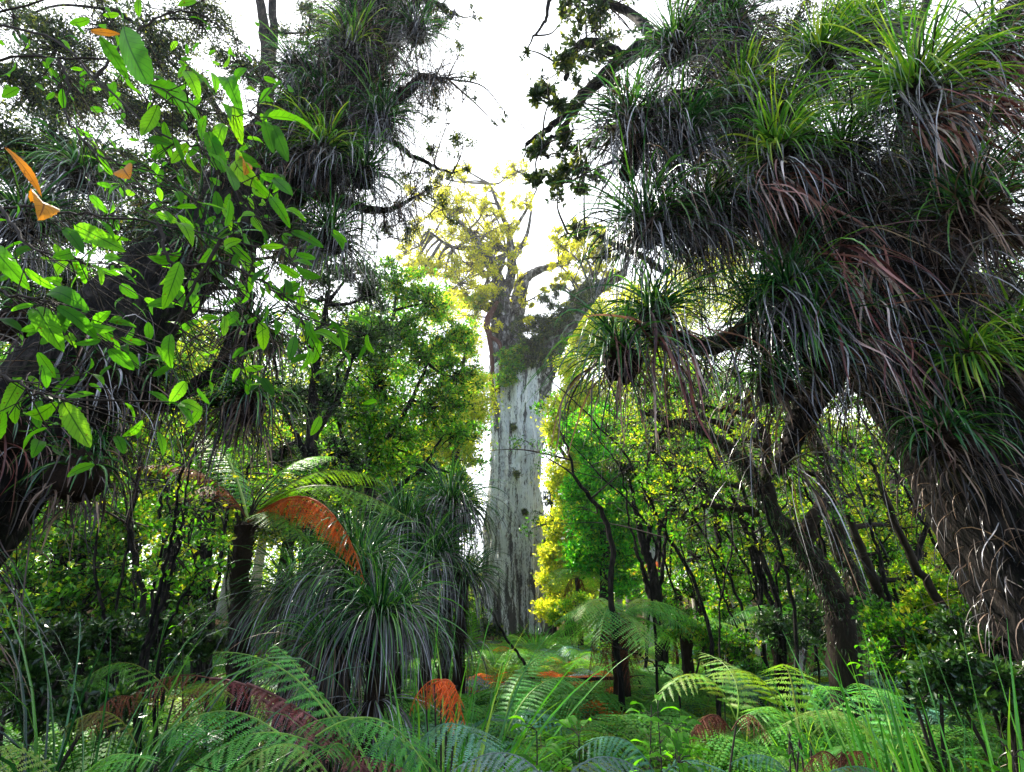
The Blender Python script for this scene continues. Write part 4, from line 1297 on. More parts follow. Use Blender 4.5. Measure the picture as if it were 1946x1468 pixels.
tree('sunlit_tree', 'tall yellow lit tree filling the space right of the giant trunk', 'tree', G(1080, 30),
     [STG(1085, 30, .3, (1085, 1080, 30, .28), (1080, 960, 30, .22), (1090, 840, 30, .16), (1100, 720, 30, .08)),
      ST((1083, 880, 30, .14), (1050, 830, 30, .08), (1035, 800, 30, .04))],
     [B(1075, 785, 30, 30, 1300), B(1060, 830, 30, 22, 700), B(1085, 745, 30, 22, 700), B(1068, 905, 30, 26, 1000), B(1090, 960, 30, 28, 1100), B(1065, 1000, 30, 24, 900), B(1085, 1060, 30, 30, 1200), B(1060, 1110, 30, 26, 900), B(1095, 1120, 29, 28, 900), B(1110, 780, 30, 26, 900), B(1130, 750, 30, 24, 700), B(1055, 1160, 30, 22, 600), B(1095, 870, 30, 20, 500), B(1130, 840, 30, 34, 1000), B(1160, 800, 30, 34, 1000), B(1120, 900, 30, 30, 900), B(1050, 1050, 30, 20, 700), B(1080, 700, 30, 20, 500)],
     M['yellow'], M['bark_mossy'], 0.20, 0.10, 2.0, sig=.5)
tree('dense_tree', 'dark layered evergreen peeping out beside the lower right of the giant trunk', 'tree', G(1050, 33.5),
     [STG(1050, 33.5, .25, (1050, 1050, 33.5, .2), (1048, 960, 33.5, .1), (1047, 920, 33.5, .04))],
     [B(1048, 945, 33.5, 16, 800), B(1046, 985, 33.5, 20, 1100), B(1052, 1030, 33.5, 22, 1100)], M['dark'], M['bark_dark'], 0.16, 0.06)
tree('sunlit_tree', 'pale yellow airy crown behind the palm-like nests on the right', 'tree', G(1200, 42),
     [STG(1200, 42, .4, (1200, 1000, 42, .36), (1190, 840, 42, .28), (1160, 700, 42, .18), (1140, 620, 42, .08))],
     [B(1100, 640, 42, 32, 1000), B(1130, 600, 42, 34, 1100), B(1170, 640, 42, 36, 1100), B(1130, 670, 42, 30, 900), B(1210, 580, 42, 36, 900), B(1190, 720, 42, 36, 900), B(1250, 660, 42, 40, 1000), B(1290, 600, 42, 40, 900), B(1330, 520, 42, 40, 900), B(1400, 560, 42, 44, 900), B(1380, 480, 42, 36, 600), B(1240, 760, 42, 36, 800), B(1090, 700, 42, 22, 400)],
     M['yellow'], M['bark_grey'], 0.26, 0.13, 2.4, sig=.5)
tree('slender_tree', 'thin black stemmed tree forking right of the vivid green one', 'tree', G(1255, 11),
     [STG(1258, 11, .13, (1256, 1200, 11, .12), (1243, 1100, 11, .10), (1222, 1030, 11, .08), (1206, 960, 11, .05), (1192, 900, 11, .03)),
      ST((1252, 1180, 11, .09), (1232, 1120, 11, .07), (1222, 1080, 11, .05), (1205, 1040, 11, .02)),
      ST((1228, 1050, 11, .06), (1236, 980, 11, .045), (1228, 900, 11, .03), (1215, 830, 11, .015)),
      ST((1252, 1130, 11, .05), (1262, 1060, 11, .04), (1268, 970, 11, .025), (1290, 900, 11, .012))],
     [B(1210, 820, 11.4, 50, 800), B(1280, 790, 11.6, 52, 800), B(1340, 830, 11.6, 52, 800), B(1180, 880, 11, 36, 500), B(1260, 880, 11.4, 46, 700), B(1320, 920, 11.6, 48, 700), B(1290, 980, 11.6, 40, 500), B(1240, 740, 11.4, 40, 500), B(1340, 740, 11.8, 46, 600)],
     M['canopy'], M['bark_dark'], 0.08, 0.034, 1.1, core=0.2)
tree('mossy_tree', 'crooked mossy black tree dividing low in the right half', 'tree', G(1615, 7),
     [STG(1620, 7, .18, (1598, 1180, 7, .17), (1560, 1090, 7, .15), (1515, 1030, 7, .13), (1465, 975, 7, .10), (1430, 910, 7, .09), (1395, 860, 7, .08), (1335, 818, 7, .06), (1270, 800, 7, .045), (1215, 780, 7, .02)),
      ST((1470, 985, 7, .09), (1458, 920, 7, .07), (1452, 860, 7, .07), (1448, 815, 7, .06), (1415, 790, 7, .04), (1360, 775, 7, .025), (1330, 790, 7, .01)),
      ST((1452, 850, 7, .05), (1400, 830, 7, .05), (1360, 800, 7, .04), (1300, 780, 7, .02)),
      ST((1600, 1190, 7, .12), (1625, 1130, 7.1, .11), (1596, 1030, 7.2, .10), (1575, 950, 7.3, .08), (1560, 880, 7.4, .09), (1540, 800, 7.4, .06)),
      ST((1530, 1060, 7, .11), (1538, 1000, 7, .09), (1565, 950, 7.1, .09)),
      ST((1440, 975, 7, .05), (1380, 965, 7, .04), (1330, 958, 7, .03), (1290, 985, 7, .012)),
      ST((1395, 860, 7, .04), (1410, 800, 7, .03), (1440, 740, 7, .02)),
      ST((1270, 800, 7, .03), (1240, 850, 7, .02), (1228, 885, 7, .012))],
     [B(1400, 760, 7.4, 50, 500), B(1300, 740, 7.4, 44, 380), B(1500, 780, 7.5, 50, 400), B(1240, 780, 7.2, 34, 260), B(1480, 900, 7.5, 40, 260), B(1620, 860, 7.6, 50, 500), B(1380, 920, 7.5, 40, 240)],
     M['mid'], M['bark_mossy'], 0.05, 0.022, sides=14, rough=0.14, flute=0.05, wob=0.02)
MT = [o for o in bpy.data.objects if o.get('label', '').startswith('crooked mossy black')][0]
mp_ = [([(1620, 1260, 7), (1598, 1180, 7), (1560, 1090, 7), (1515, 1030, 7), (1465, 975, 7), (1430, 910, 7), (1395, 860, 7), (1335, 818, 7), (1270, 800, 7)], [.18, .17, .15, .13, .10, .09, .08, .06, .045]),
       ([(1600, 1190, 7), (1625, 1130, 7.1), (1596, 1030, 7.2), (1575, 950, 7.3), (1560, 880, 7.4), (1540, 800, 7.4)], [.12, .11, .10, .08, .09, .06])]
fringe(MT, [(spline([P(*q) for q in a], 8), spline(np.array(b_)[:, None], 8)[:, 0]) for a, b_ in mp_], [2600, 1200], .16, .008, [('dead_brown', .5), ('blade', .5)], 'moss_and_fibres')
tree('slender_tree', 'leaning brown stemmed sapling beneath the shaggy right trunk', 'tree', G(1690, 8),
     [STG(1700, 8, .09, (1680, 1170, 8, .08), (1650, 1080, 8, .07), (1612, 980, 8, .05), (1590, 900, 8, .03)), STG(1830, 7, .07, (1800, 1180, 7, .06), (1730, 1060, 7, .05), (1680, 940, 7, .04), (1650, 860, 7, .02))],
     [B(1640, 930, 8.5, 46, 500), B(1700, 1000, 8.5, 50, 600), B(1580, 960, 9, 40, 400), B(1750, 1090, 8, 46, 500)], M['lime'], M['bark_mossy'], 0.06, 0.03)
tree('sunlit_tree', 'gleaming yellow tree seen under the right leaning trunk', 'tree', G(1760, 17),
     [STG(1760, 17, .2, (1755, 1100, 17, .18), (1740, 960, 17, .1), (1735, 900, 17, .05))],
     [B(1700, 900, 17, 50, 900), B(1780, 950, 17, 56, 1000), B(1650, 960, 17, 50, 800), B(1850, 1010, 17, 56, 900), B(1730, 1030, 17, 56, 900), B(1650, 1060, 17, 45, 600), B(1900, 1080, 17, 50, 700), B(1810, 1080, 17, 50, 700)],
     M['yellow'], M['bark_mossy'], 0.12, 0.06)
tree('understorey_tree', 'mixed green tree behind the mossy forked one', 'tree', G(1420, 16),
     [STG(1420, 16, .15, (1418, 1050, 16, .13), (1410, 900, 16, .1), (1400, 780, 16, .05)), STG(1520, 15, .12, (1520, 1050, 15, .1), (1500, 900, 15, .06))],
     [B(1330, 720, 16, 56, 900), B(1420, 740, 16, 60, 900), B(1380, 840, 16, 60, 1000), B(1480, 850, 16, 60, 900), B(1330, 930, 16, 56, 800), B(1420, 950, 16, 60, 900), B(1520, 960, 15, 60, 900), B(1370, 1040, 16, 56, 800), B(1480, 1060, 15, 56, 800), B(1560, 1080, 15, 50, 700), B(1550, 740, 16, 60, 800), B(1300, 1060, 16, 44, 600)],
     M['mid'], M['bark_white'], 0.10, 0.045, 1.2)
tree('understorey_tree', 'shadowy thicket tree filling the gap between the slender forked tree and the crooked mossy one', 'tree', G(1370, 12.5),
     [STG(1370, 12.5, .09, (1368, 1120, 12.5, .08), (1362, 1000, 12.5, .06), (1350, 900, 12.5, .03)), STG(1480, 12, .08, (1478, 1120, 12, .07), (1470, 1000, 12, .05), (1450, 880, 12, .03))],
     [B(1320, 1060, 12.5, 46, 900), B(1390, 1090, 12.5, 48, 900), B(1450, 1030, 12, 48, 900), B(1520, 1080, 12, 46, 800), B(1370, 980, 12.5, 48, 800), B(1440, 1130, 11.5, 46, 900), B(1300, 1130, 12, 46, 900), B(1560, 1150, 11, 46, 900), B(1370, 1160, 11, 40, 800), B(1240, 1110, 13, 36, 600), B(1500, 960, 12, 44, 600)],
     M['mid'], M['bark_dark'], 0.085, 0.04)
tree('understorey_tree', 'dark thicket tree between the crooked mossy tree and the gleaming yellow one', 'tree', G(1680, 10),
     [STG(1680, 10, .08, (1678, 1120, 10, .07), (1665, 1010, 10, .05), (1650, 920, 10, .03))],
     [B(1650, 1130, 10, 46, 900), B(1710, 1150, 10, 46, 900), B(1600, 1040, 10, 44, 600), B(1670, 1060, 10, 40, 600), B(1780, 1180, 9, 46, 800), B(1860, 1190, 8.5, 46, 800)],
     M['mid'], M['bark_dark'], 0.07, 0.035)
for u, Y, top, r, lab in [(1236, 22, 890, .2, 'pale lichen spotted trunk standing behind the thin forked tree'), (1385, 18, 880, .13, 'whitish slim trunk behind the crooked mossy branches'), (1445, 14, 900, .13, 'cream blotched trunk left of the crooked mossy tree'), (1345, 24, 850, .14, 'faint pale stem deep in the wood right of centre')]:
    tree('pale_trunked_tree', lab, 'tree', G(u, Y), [STG(u, Y, r, (u + 6, 1080, Y, r*.9), (u - 2, 980, Y, r*.8), (u - 12, top, Y, r*.5), (u - 30, top - 130, Y, r*.2))],
         [B(u - 20, top - 90, Y, 36, 600), B(u + 30, top - 40, Y, 30, 400), B(u - 55, top - 30, Y, 30, 400)], M['lime'], M['bark_white'], 0.09, 0.045)
tree('tall_canopy_tree', 'tall tree with black forked stem and fine speckled crown in the top left', 'tree', G(380, 10),
     [STG(380, 10, .16, (390, 1000, 10, .15), (430, 800, 10, .15), (460, 600, 10, .15), (485, 400, 10, .16), (498, 260, 10, .2), (508, 150, 10, .18), (500, 40, 10, .14), (480, -60, 10, .12)),
      ST((508, 170, 10, .13), (520, 60, 10, .12), (512, -60, 10, .1)),
      ST((495, 300, 10, .12), (540, 220, 10, .1), (600, 170, 10, .07), (640, 100, 10, .04)),
      ST((490, 380, 10, .12), (380, 260, 9.6, .09), (260, 200, 9.4, .06), (120, 170, 9.2, .04)),
      ST((490, 330, 10, .1), (350, 120, 9.8, .07), (220, 20, 9.6, .05))],
     [B(u, v, 9.6 + rng.normal()*0.5, r, k) for u, v, r, k in
      [(30, 40, 56, 500), (110, 90, 56, 700), (200, 50, 56, 700), (300, 90, 56, 700), (380, 40, 52, 600), (450, 120, 44, 400), (60, 180, 56, 800), (170, 190, 56, 900), (280, 210, 54, 900), (370, 210, 50, 700),
       (440, 290, 46, 700), (30, 300, 54, 900), (120, 300, 54, 900), (230, 330, 54, 900), (340, 330, 50, 900), (590, 60, 40, 350), (570, 240, 40, 400), (60, 420, 54, 1000), (180, 430, 54, 1000), (300, 440, 50, 900), (400, 400, 44, 600), (30, 540, 54, 900), (530, 400, 44, 500), (560, 480, 44, 500), (130, 540, 50, 700)]],
     M['canopy'], M['bark_dark'], 0.08, 0.042, 3.4, tr=0.009, sig=.24, tips=.8)
tree('tall_canopy_tree', 'crown seen as dark speckle behind the nests in the top right', 'tree', G(1720, 11),
     [STG(1720, 11, .3, (1720, 900, 11, .28), (1700, 500, 11, .24), (1720, 200, 11, .18), (1760, 0, 11, .12))],
     [B(u, v, 11 + rng.normal()*0.5, r, k) for u, v, r, k in
      [(1500, 60, 50, 600), (1600, 40, 50, 700), (1700, 60, 50, 500), (1560, 160, 50, 700), (1660, 180, 50, 800), (1400, 140, 50, 600), (1330, 40, 46, 500), (1780, 300, 50, 800), (1880, 330, 50, 700), (1900, 450, 50, 900), (1800, 450, 50, 900),
       (1900, 560, 50, 900), (1820, 620, 46, 900), (1700, 330, 50, 800), (1600, 400, 50, 700), (1930, 230, 40, 300), (1400, 350, 46, 600), (1480, 450, 46, 500)]],
     M['canopy'], M['bark_dark'], 0.085, 0.045, 3.4)

# far forest: three kinds grown once and copied
def proto(name, label, leafm, barkm, H, R, nb, k, ll, lw):
    base = np.array([0., 0., 0.])
    bl = []
    for i in range(nb):
        f = rng.uniform(0.32, 1.0)
        a = rng.uniform(0, 6.28)
        rr = R*(1 - 0.5*abs(f - 0.6))*rng.uniform(0.2, 1.0)*0.7
        bl.append((np.array([math.cos(a)*rr, math.sin(a)*rr, H*f]), R*rng.uniform(0.25, 0.4), k))
    lean = rng.normal()*0.5
    return tree(name, label, 'tree', base, [[(base - [0, 0, .6], .34), (np.array([0, 0, H*.3]), .26), (np.array([lean, .2, H*.6]), .18), (np.array([lean, 0, H*.95]), .06)]], bl, leafm, barkm, ll, lw, group='trees of the far forest', tr=0.02)


def copy_tree(o, loc, rz, sc):
    c = o.copy()
    COL.objects.link(c)
    c.location = loc
    c.rotation_euler = (0, 0, rz)
    c.scale = (sc, sc, sc)
    for ch in o.children:
        d = ch.copy()
        COL.objects.link(d)
        d.parent = c
    return c


protos = [proto('forest_tree', 'lime green far forest tree glimpsed between the nearer trunks', M['lime'], M['bark_mossy'], 13, 5.5, 26, 420, 0.22, 0.12),
          proto('forest_tree', 'mid green far forest tree among the background trunks', M['mid'], M['bark_dark'], 15, 6, 28, 420, 0.22, 0.12),
          proto('forest_tree', 'pale yellow far forest tree lit by the open sky', M['yellow'], M['bark_white'], 12, 5, 24, 400, 0.22, 0.12)]
spots = []
random.seed(5)
for (u, Y, k, sc) in [(-60, 26, 1, 1.1), (80, 24, 0, 1.0), (200, 30, 0, 1.2), (330, 25, 0, .9), (420, 34, 2, 1.1), (520, 28, 0, 1.1), (600, 36, 2, 1.2), (680, 27, 1, 1.1), (750, 40, 2, 1.2), (770, 30, 0, .9), (0, 40, 0, 1.5), (150, 46, 2, 1.5), (300, 48, 0, 1.6), (480, 50, 2, 1.5), (640, 52, 0, 1.5),
                      (1180, 34, 2, .8), (1250, 30, 0, .9), (1330, 36, 2, 1.1), (1400, 28, 1, .9), (1480, 34, 0, 1.1), (1560, 26, 0, .8), (1640, 32, 2, .9), (1720, 26, 0, .7), (1800, 34, 2, .9), (1880, 26, 0, .8), (1960, 30, 0, 1.0), (2040, 24, 1, 1.0),
                      (1230, 50, 2, 1.2), (1380, 52, 0, 1.4), (1520, 50, 2, 1.3), (1700, 48, 2, 1.1), (1880, 46, 0, 1.2), (-150, 34, 1, 1.4), (2080, 40, 1, 1.3), (800, 48, 0, .7), (1130, 50, 0, .75), (1060, 60, 1, .55), (880, 60, 2, .45), (940, 62, 1, .45), (1000, 64, 0, .45)]:
    spots.append((u, Y, k, sc))
seen = set()
for u, Y, k, sc in spots:
    g = G(u, Y)
    if k not in seen:
        seen.add(k)
        o = protos[k]
        o.location = g
        o.rotation_euler = (0, 0, random.uniform(0, 6.28))
        o.scale = (sc, sc, sc)
    else:
        copy_tree(protos[k], g, random.uniform(0, 6.28), sc*random.uniform(.95, 1.05))

# ------------------------------------------------------------------ lianas and thin stems
for i, (lab, pts, r) in enumerate([
    ('straight black sapling stem rising through the left thicket', [(265, 1300, 5), (285, 1200, 5), (310, 1090, 5), (330, 1000, 5), (345, 900, 5.1), (375, 820, 5.2), (420, 720, 5.3)], .022),
    ('second black stem leaning right beside the straight left sapling', [(270, 1310, 5), (300, 1180, 5), (335, 1060, 5), (352, 960, 5), (365, 880, 5.1), (395, 790, 5.2)], .018),
    ('thin wavy stem curving down between the left thicket and the tree fern', [(300, 1260, 5.2), (340, 1150, 5.2), (375, 1090, 5.2), (360, 1030, 5.2), (355, 960, 5.3), (300, 850, 5.4)], .014),
    ('long pale twig slanting over the sedges left of the giant trunk', [(1000, 1270, 11), (960, 1210, 11), (920, 1140, 11), (885, 1080, 11.2), (870, 1030, 11.3)], .03),
    ('bowed thin stem crossing behind the right tree fern', [(1290, 1310, 7), (1240, 1260, 7), (1190, 1235, 7.2), (1150, 1215, 7.4)], .012),
    ('hair thin stem rising from the right ferns toward the pale trunks', [(1420, 1240, 9), (1380, 1150, 9), (1350, 1060, 9), (1335, 960, 9), (1325, 860, 9)], .02),
    ('upright thin stem in front of the cream blotched trunk', [(1475, 1230, 9), (1440, 1150, 9), (1420, 1080, 9), (1405, 1010, 9), (1370, 900, 9)], .016),
    ('dark stem leaning right of the crooked mossy tree', [(1720, 1260, 6.5), (1690, 1150, 6.5), (1670, 1050, 6.6), (1640, 950, 6.8), (1600, 850, 7)], .03),
    ('slanting liana below the shaggy right trunk', [(1900, 1200, 6), (1830, 1120, 6), (1760, 1000, 6), (1690, 880, 6), (1620, 760, 6)], .025),
    ('parallel liana under the shaggy right trunk nearer the edge', [(1950, 1240, 5.6), (1890, 1140, 5.6), (1850, 1040, 5.6), (1790, 930, 5.6), (1700, 800, 5.6)], .02),
    ('knobbly stem standing left of the sedge skirts', [(395, 1260, 6.4), (400, 1150, 6.4), (388, 1060, 6.4), (380, 980, 6.4), (400, 880, 6.4)], .02),
    ('thin stem in the deep shade near the left edge', [(205, 1290, 5.5), (200, 1180, 5.5), (180, 1080, 5.5), (190, 960, 5.6), (230, 860, 5.8)], .02),
]):
    ps = [P(*q) for q in pts]
    g = G(pts[0][0], pts[0][2])
    t = empty('woody_stem', g, lab, 'stem', 'thin stems of the understorey')
    mb = MB()
    limb(mb, [g - [0, 0, .1]] + ps, [r*1.1] + list(np.linspace(r, r*.35, len(ps))), 8, 8, .15, 0, .01)
    mb.build('stem', M['bark_dark'], t)
    wood, leaf = MB(), MB()
    for q in ps[2:]:
        twig_cloud(wood, leaf, q, q + rng.normal(size=3)*.15, .3, 8, 45, .055, .03, .8, .25, .003)
    wood.build('twigs', M['twig'], t)
    leaf.build('leaves', M['mid'], t, smooth=False)

for i in range(58):
    left = i % 3 == 0
    u = rng.uniform(150, 560) if left else rng.uniform(1180, 1760)
    Y = rng.uniform(6.5, 13)
    lean = rng.normal()*70 + (40 if left else -95)
    r = rng.uniform(.008, .040)
    g = G(u, Y)
    vt = rng.uniform(650, 900)
    ps = [P(u + lean*.15 + rng.normal()*8, 1150, Y), P(u + lean*.45 + rng.normal()*14, 1000, Y), P(u + lean*.8 + rng.normal()*18, (1000 + vt)/2, Y), P(u + lean*1.3 + rng.normal()*24, vt, Y)]
    t = empty('woody_stem', g, 'thin dark stem in the tangle of the left thicket' if left else 'thin dark stem in the tangle right of the giant trunk', 'stem', 'thin stems of the left thicket' if left else 'thin stems of the right thicket')
    mb = MB()
    pth = limb(mb, [g - [0, 0, .1]] + ps, [r*1.3, r*1.1, r, r*.7, r*.35], 7, 6, .15, 0, .015)
    mb.build('stem', M['bark_dark'], t)
    wood, leaf = MB(), MB()
    for k in range(5):
        a = pth[rng.integers(12, len(pth))]
        e = a + np.array([rng.normal()*.9, rng.normal()*.5, rng.uniform(0, .9)])
        tube(wood, spline([a, (a + e)/2 + rng.normal(size=3)*.12, e], 5), np.linspace(r*.5, .003, 11), 4)
        twig_cloud(wood, leaf, e, e, .38, 8, 60, .06, .03, .8, .3, .003)
    wood.build('twigs', M['twig'], t)
    leaf.build('leaves', M['mid' if i % 2 else 'lime'], t, smooth=False)

# ================================================================== sedges, nests on stumps
def host(label, u, v, Y, r=.12, name='stump'):
    g = G(u, Y)
    top = P(u, v, Y)
    t = empty(name, g, label, 'stump', 'stumps carrying nests')
    mb = MB()
    limb(mb, [g - [0, 0, .2], (g + top)/2 + rng.normal(size=3)*.08, top], [r*1.5, r*1.1, r], 8, 14, .2, .1)
    mb.build('trunk', M['fibre'], t)
    return t


SG = 'clumps of drooping sedge left of centre'
for lab, u, v, Y, L, n, nd, W in [
    ('tallest glossy sedge clump with silver blades beneath the orange dead frond', 625, 1085, 5.6, 1.35, 230, 320, .016),
    ('dark sedge skirt sweeping down left of the tree fern trunk', 520, 1130, 6.2, 1.45, 220, 320, .015),
    ('green centred sedge clump right of the tallest one', 690, 1165, 5.0, 1.1, 220, 260, .015),
    ('upper shadowy sedge clump left of the giant trunk', 840, 960, 9.0, 1.6, 200, 300, .022),
    ('silver striped sedge clump under the upper shadowy one', 800, 1060, 8.2, 1.4, 180, 240, .02),
    ('sedge clump leaning toward the foot of the giant trunk', 870, 1100, 8.6, 1.1, 150, 160, .02),
    ('black green sedge clump behind the lime tree fern fronds', 740, 1000, 8.4, 1.4, 180, 220, .02),
    ('low sedge clump with brown matted base left of the orange fern', 590, 1230, 5.0, .9, 160, 260, .014),
]:
    g = G(u, Y)
    h = P(u, v, Y)[2] - g[2]
    tussock(lab, g, L*0.76, W, int(n*1.5), 'blade', 'dead' if 'brown' not in lab else 'dead_brown', nd, (0, 85), group=SG, height=h, spread=.16, droop=(.45, 1.1), seg=10)
tussock('upright bright green grass blades around the orange dead fern', G(825, 3.9), 1.65, .018, 38, 'blade_grass', up=(60, 88), name='grass_clump', cat='grass', droop=(.1, .45), height=0, spread=.2)
tussock('arching bright grass blades right of the orange dead fern', G(890, 4.6), 1.35, .014, 26, 'blade_grass', up=(40, 80), name='grass_clump', cat='grass', droop=(.2, .7), spread=.15)
for lab, u, Y, L, n, W in [('arching glossy grass clump at the lower left edge', 30, 2.9, 1.9, 34, .016), ('arching glossy grass clump next to the lime fern on the left', 130, 3.2, 1.9, 34, .015), ('thin arching grass in the shade above the lower left clumps', 160, 4.2, 2.1, 30, .014)]:
    tussock(lab, G(u, Y), L, W, n, 'blade', up=(50, 88), name='grass_clump', cat='grass', droop=(.5, .9), spread=.15, group='grass clumps at the lower left')
for lab, u, Y, L, n, W, e in [('tall bright flax-like clump at the lower right corner', 1890, 2.6, 1.5, 60, .024, (72, 89)), ('second flax-like clump cut by the right edge', 2010, 2.7, 1.5, 50, .024, (72, 89)), ('slim flax-like clump left of the tall corner one', 1800, 2.9, 1.25, 22, .018, (70, 89))]:
    tussock(lab, G(u, Y), L, W, n, 'blade_grass', 'dead_brown', 16, up=e, name='flax_clump', cat='flax', droop=(.05, .45), spread=.14, group='flax clumps at the lower right')
for lab, u, Y, L in [('fine grass tuft under the crooked mossy tree', 1530, 6.0, .9), ('fine grass tuft between the right tree fern and the lime ferns', 1290, 5.2, .7), ('dry tan grass tuft in front of the right ferns', 1345, 3.3, .55), ('drooping grass tuft at the foot of the shaggy right trunk', 1650, 4.2, .9), ('grass tuft right at the foot of the giant trunk', 1020, 22, 1.6)]:
    tussock(lab, G(u, Y), L, .011 if Y < 20 else .05, 90, 'blade_grass' if 'tan' not in lab else 'dead_brown', up=(35, 85), name='grass_tuft', cat='grass', droop=(.3, .9), spread=.15, group='fine grass tufts')

# ================================================================== ferns
def fpx(t, a, b, c, wpx, mat, n=30, m=14, **k):
    w = wpx*dpt(b[0], b[1], b[2])/F
    frond_obj(t, P(*a), P(*b), P(*c), w, mat, n, m, **k)


TF = empty('tree_fern', G(458, 6.0), 'short tree fern with a rusty orange dead frond left of the sedge clumps', 'tree fern')
mb = MB()
limb(mb, [G(458, 6) - [0, 0, .2], P(455, 1180, 6), P(456, 1090, 6), P(466, 1000, 6)], [.11, .095, .09, .10], 10, 16, .25)
p = spline([G(458, 6), P(455, 1180, 6), P(456, 1090, 6), P(466, 1000, 6)], 40)
k = 260
f = rng.integers(0, len(p), k)
a = rng.uniform(0, 6.28, k)
ribbons(mb, p[f] + np.stack([np.cos(a)*.08, np.sin(a)*.08, a*0], -1), np.stack([np.cos(a)*.5, np.sin(a)*.5, np.full(k, .8)], -1), .14, .014, -.2, 3, .4)
mb.build('trunk', M['fibre'], TF)
c = (472, 992, 6.0)
for b, e, w, mt in [((590, 860, 5.8), (785, 990, 5.4), 62, 'fern_lime'), ((640, 930, 5.7), (735, 1120, 5.3), 52, 'fern_lime'), ((600, 840, 6.2), (745, 925, 6.4), 50, 'fern_lime'), ((530, 850, 6.4), (640, 870, 7.0), 44, 'fern'),
                    ((400, 860, 6), (250, 890, 5.6), 52, 'fern_brown'), ((420, 880, 5.8), (330, 960, 5.3), 46, 'fern_brown'), ((520, 940, 5.6), (590, 1040, 5.1), 44, 'fern_lime'), ((440, 840, 6.6), (380, 820, 7.2), 44, 'fern')]:
    fpx(TF, c, b, e, w, mt, 34, 14)
fpx(TF, c, (620, 860, 5.2), (692, 1105, 4.8), 40, 'fern_dead', 40, 15, dead=0.45, hang=.4, ql=.4)
fpx(TF, c, (600, 880, 5.25), (670, 1080, 4.9), 34, 'fern_dead', 40, 14, dead=0.8, hang=.4, ql=.4)
for i in range(9):
    a = rng.uniform(0, 6.28)
    mb = MB()
    q = P(*c)
    tube(mb, spline([q, q + [math.cos(a)*.15, math.sin(a)*.15, .25], q + [math.cos(a)*.5, math.sin(a)*.3, .42 + .1*rng.random()]], 5), np.linspace(.012, .004, 11), 5)
    mb.build('bare_stalk', M['twig'], TF)

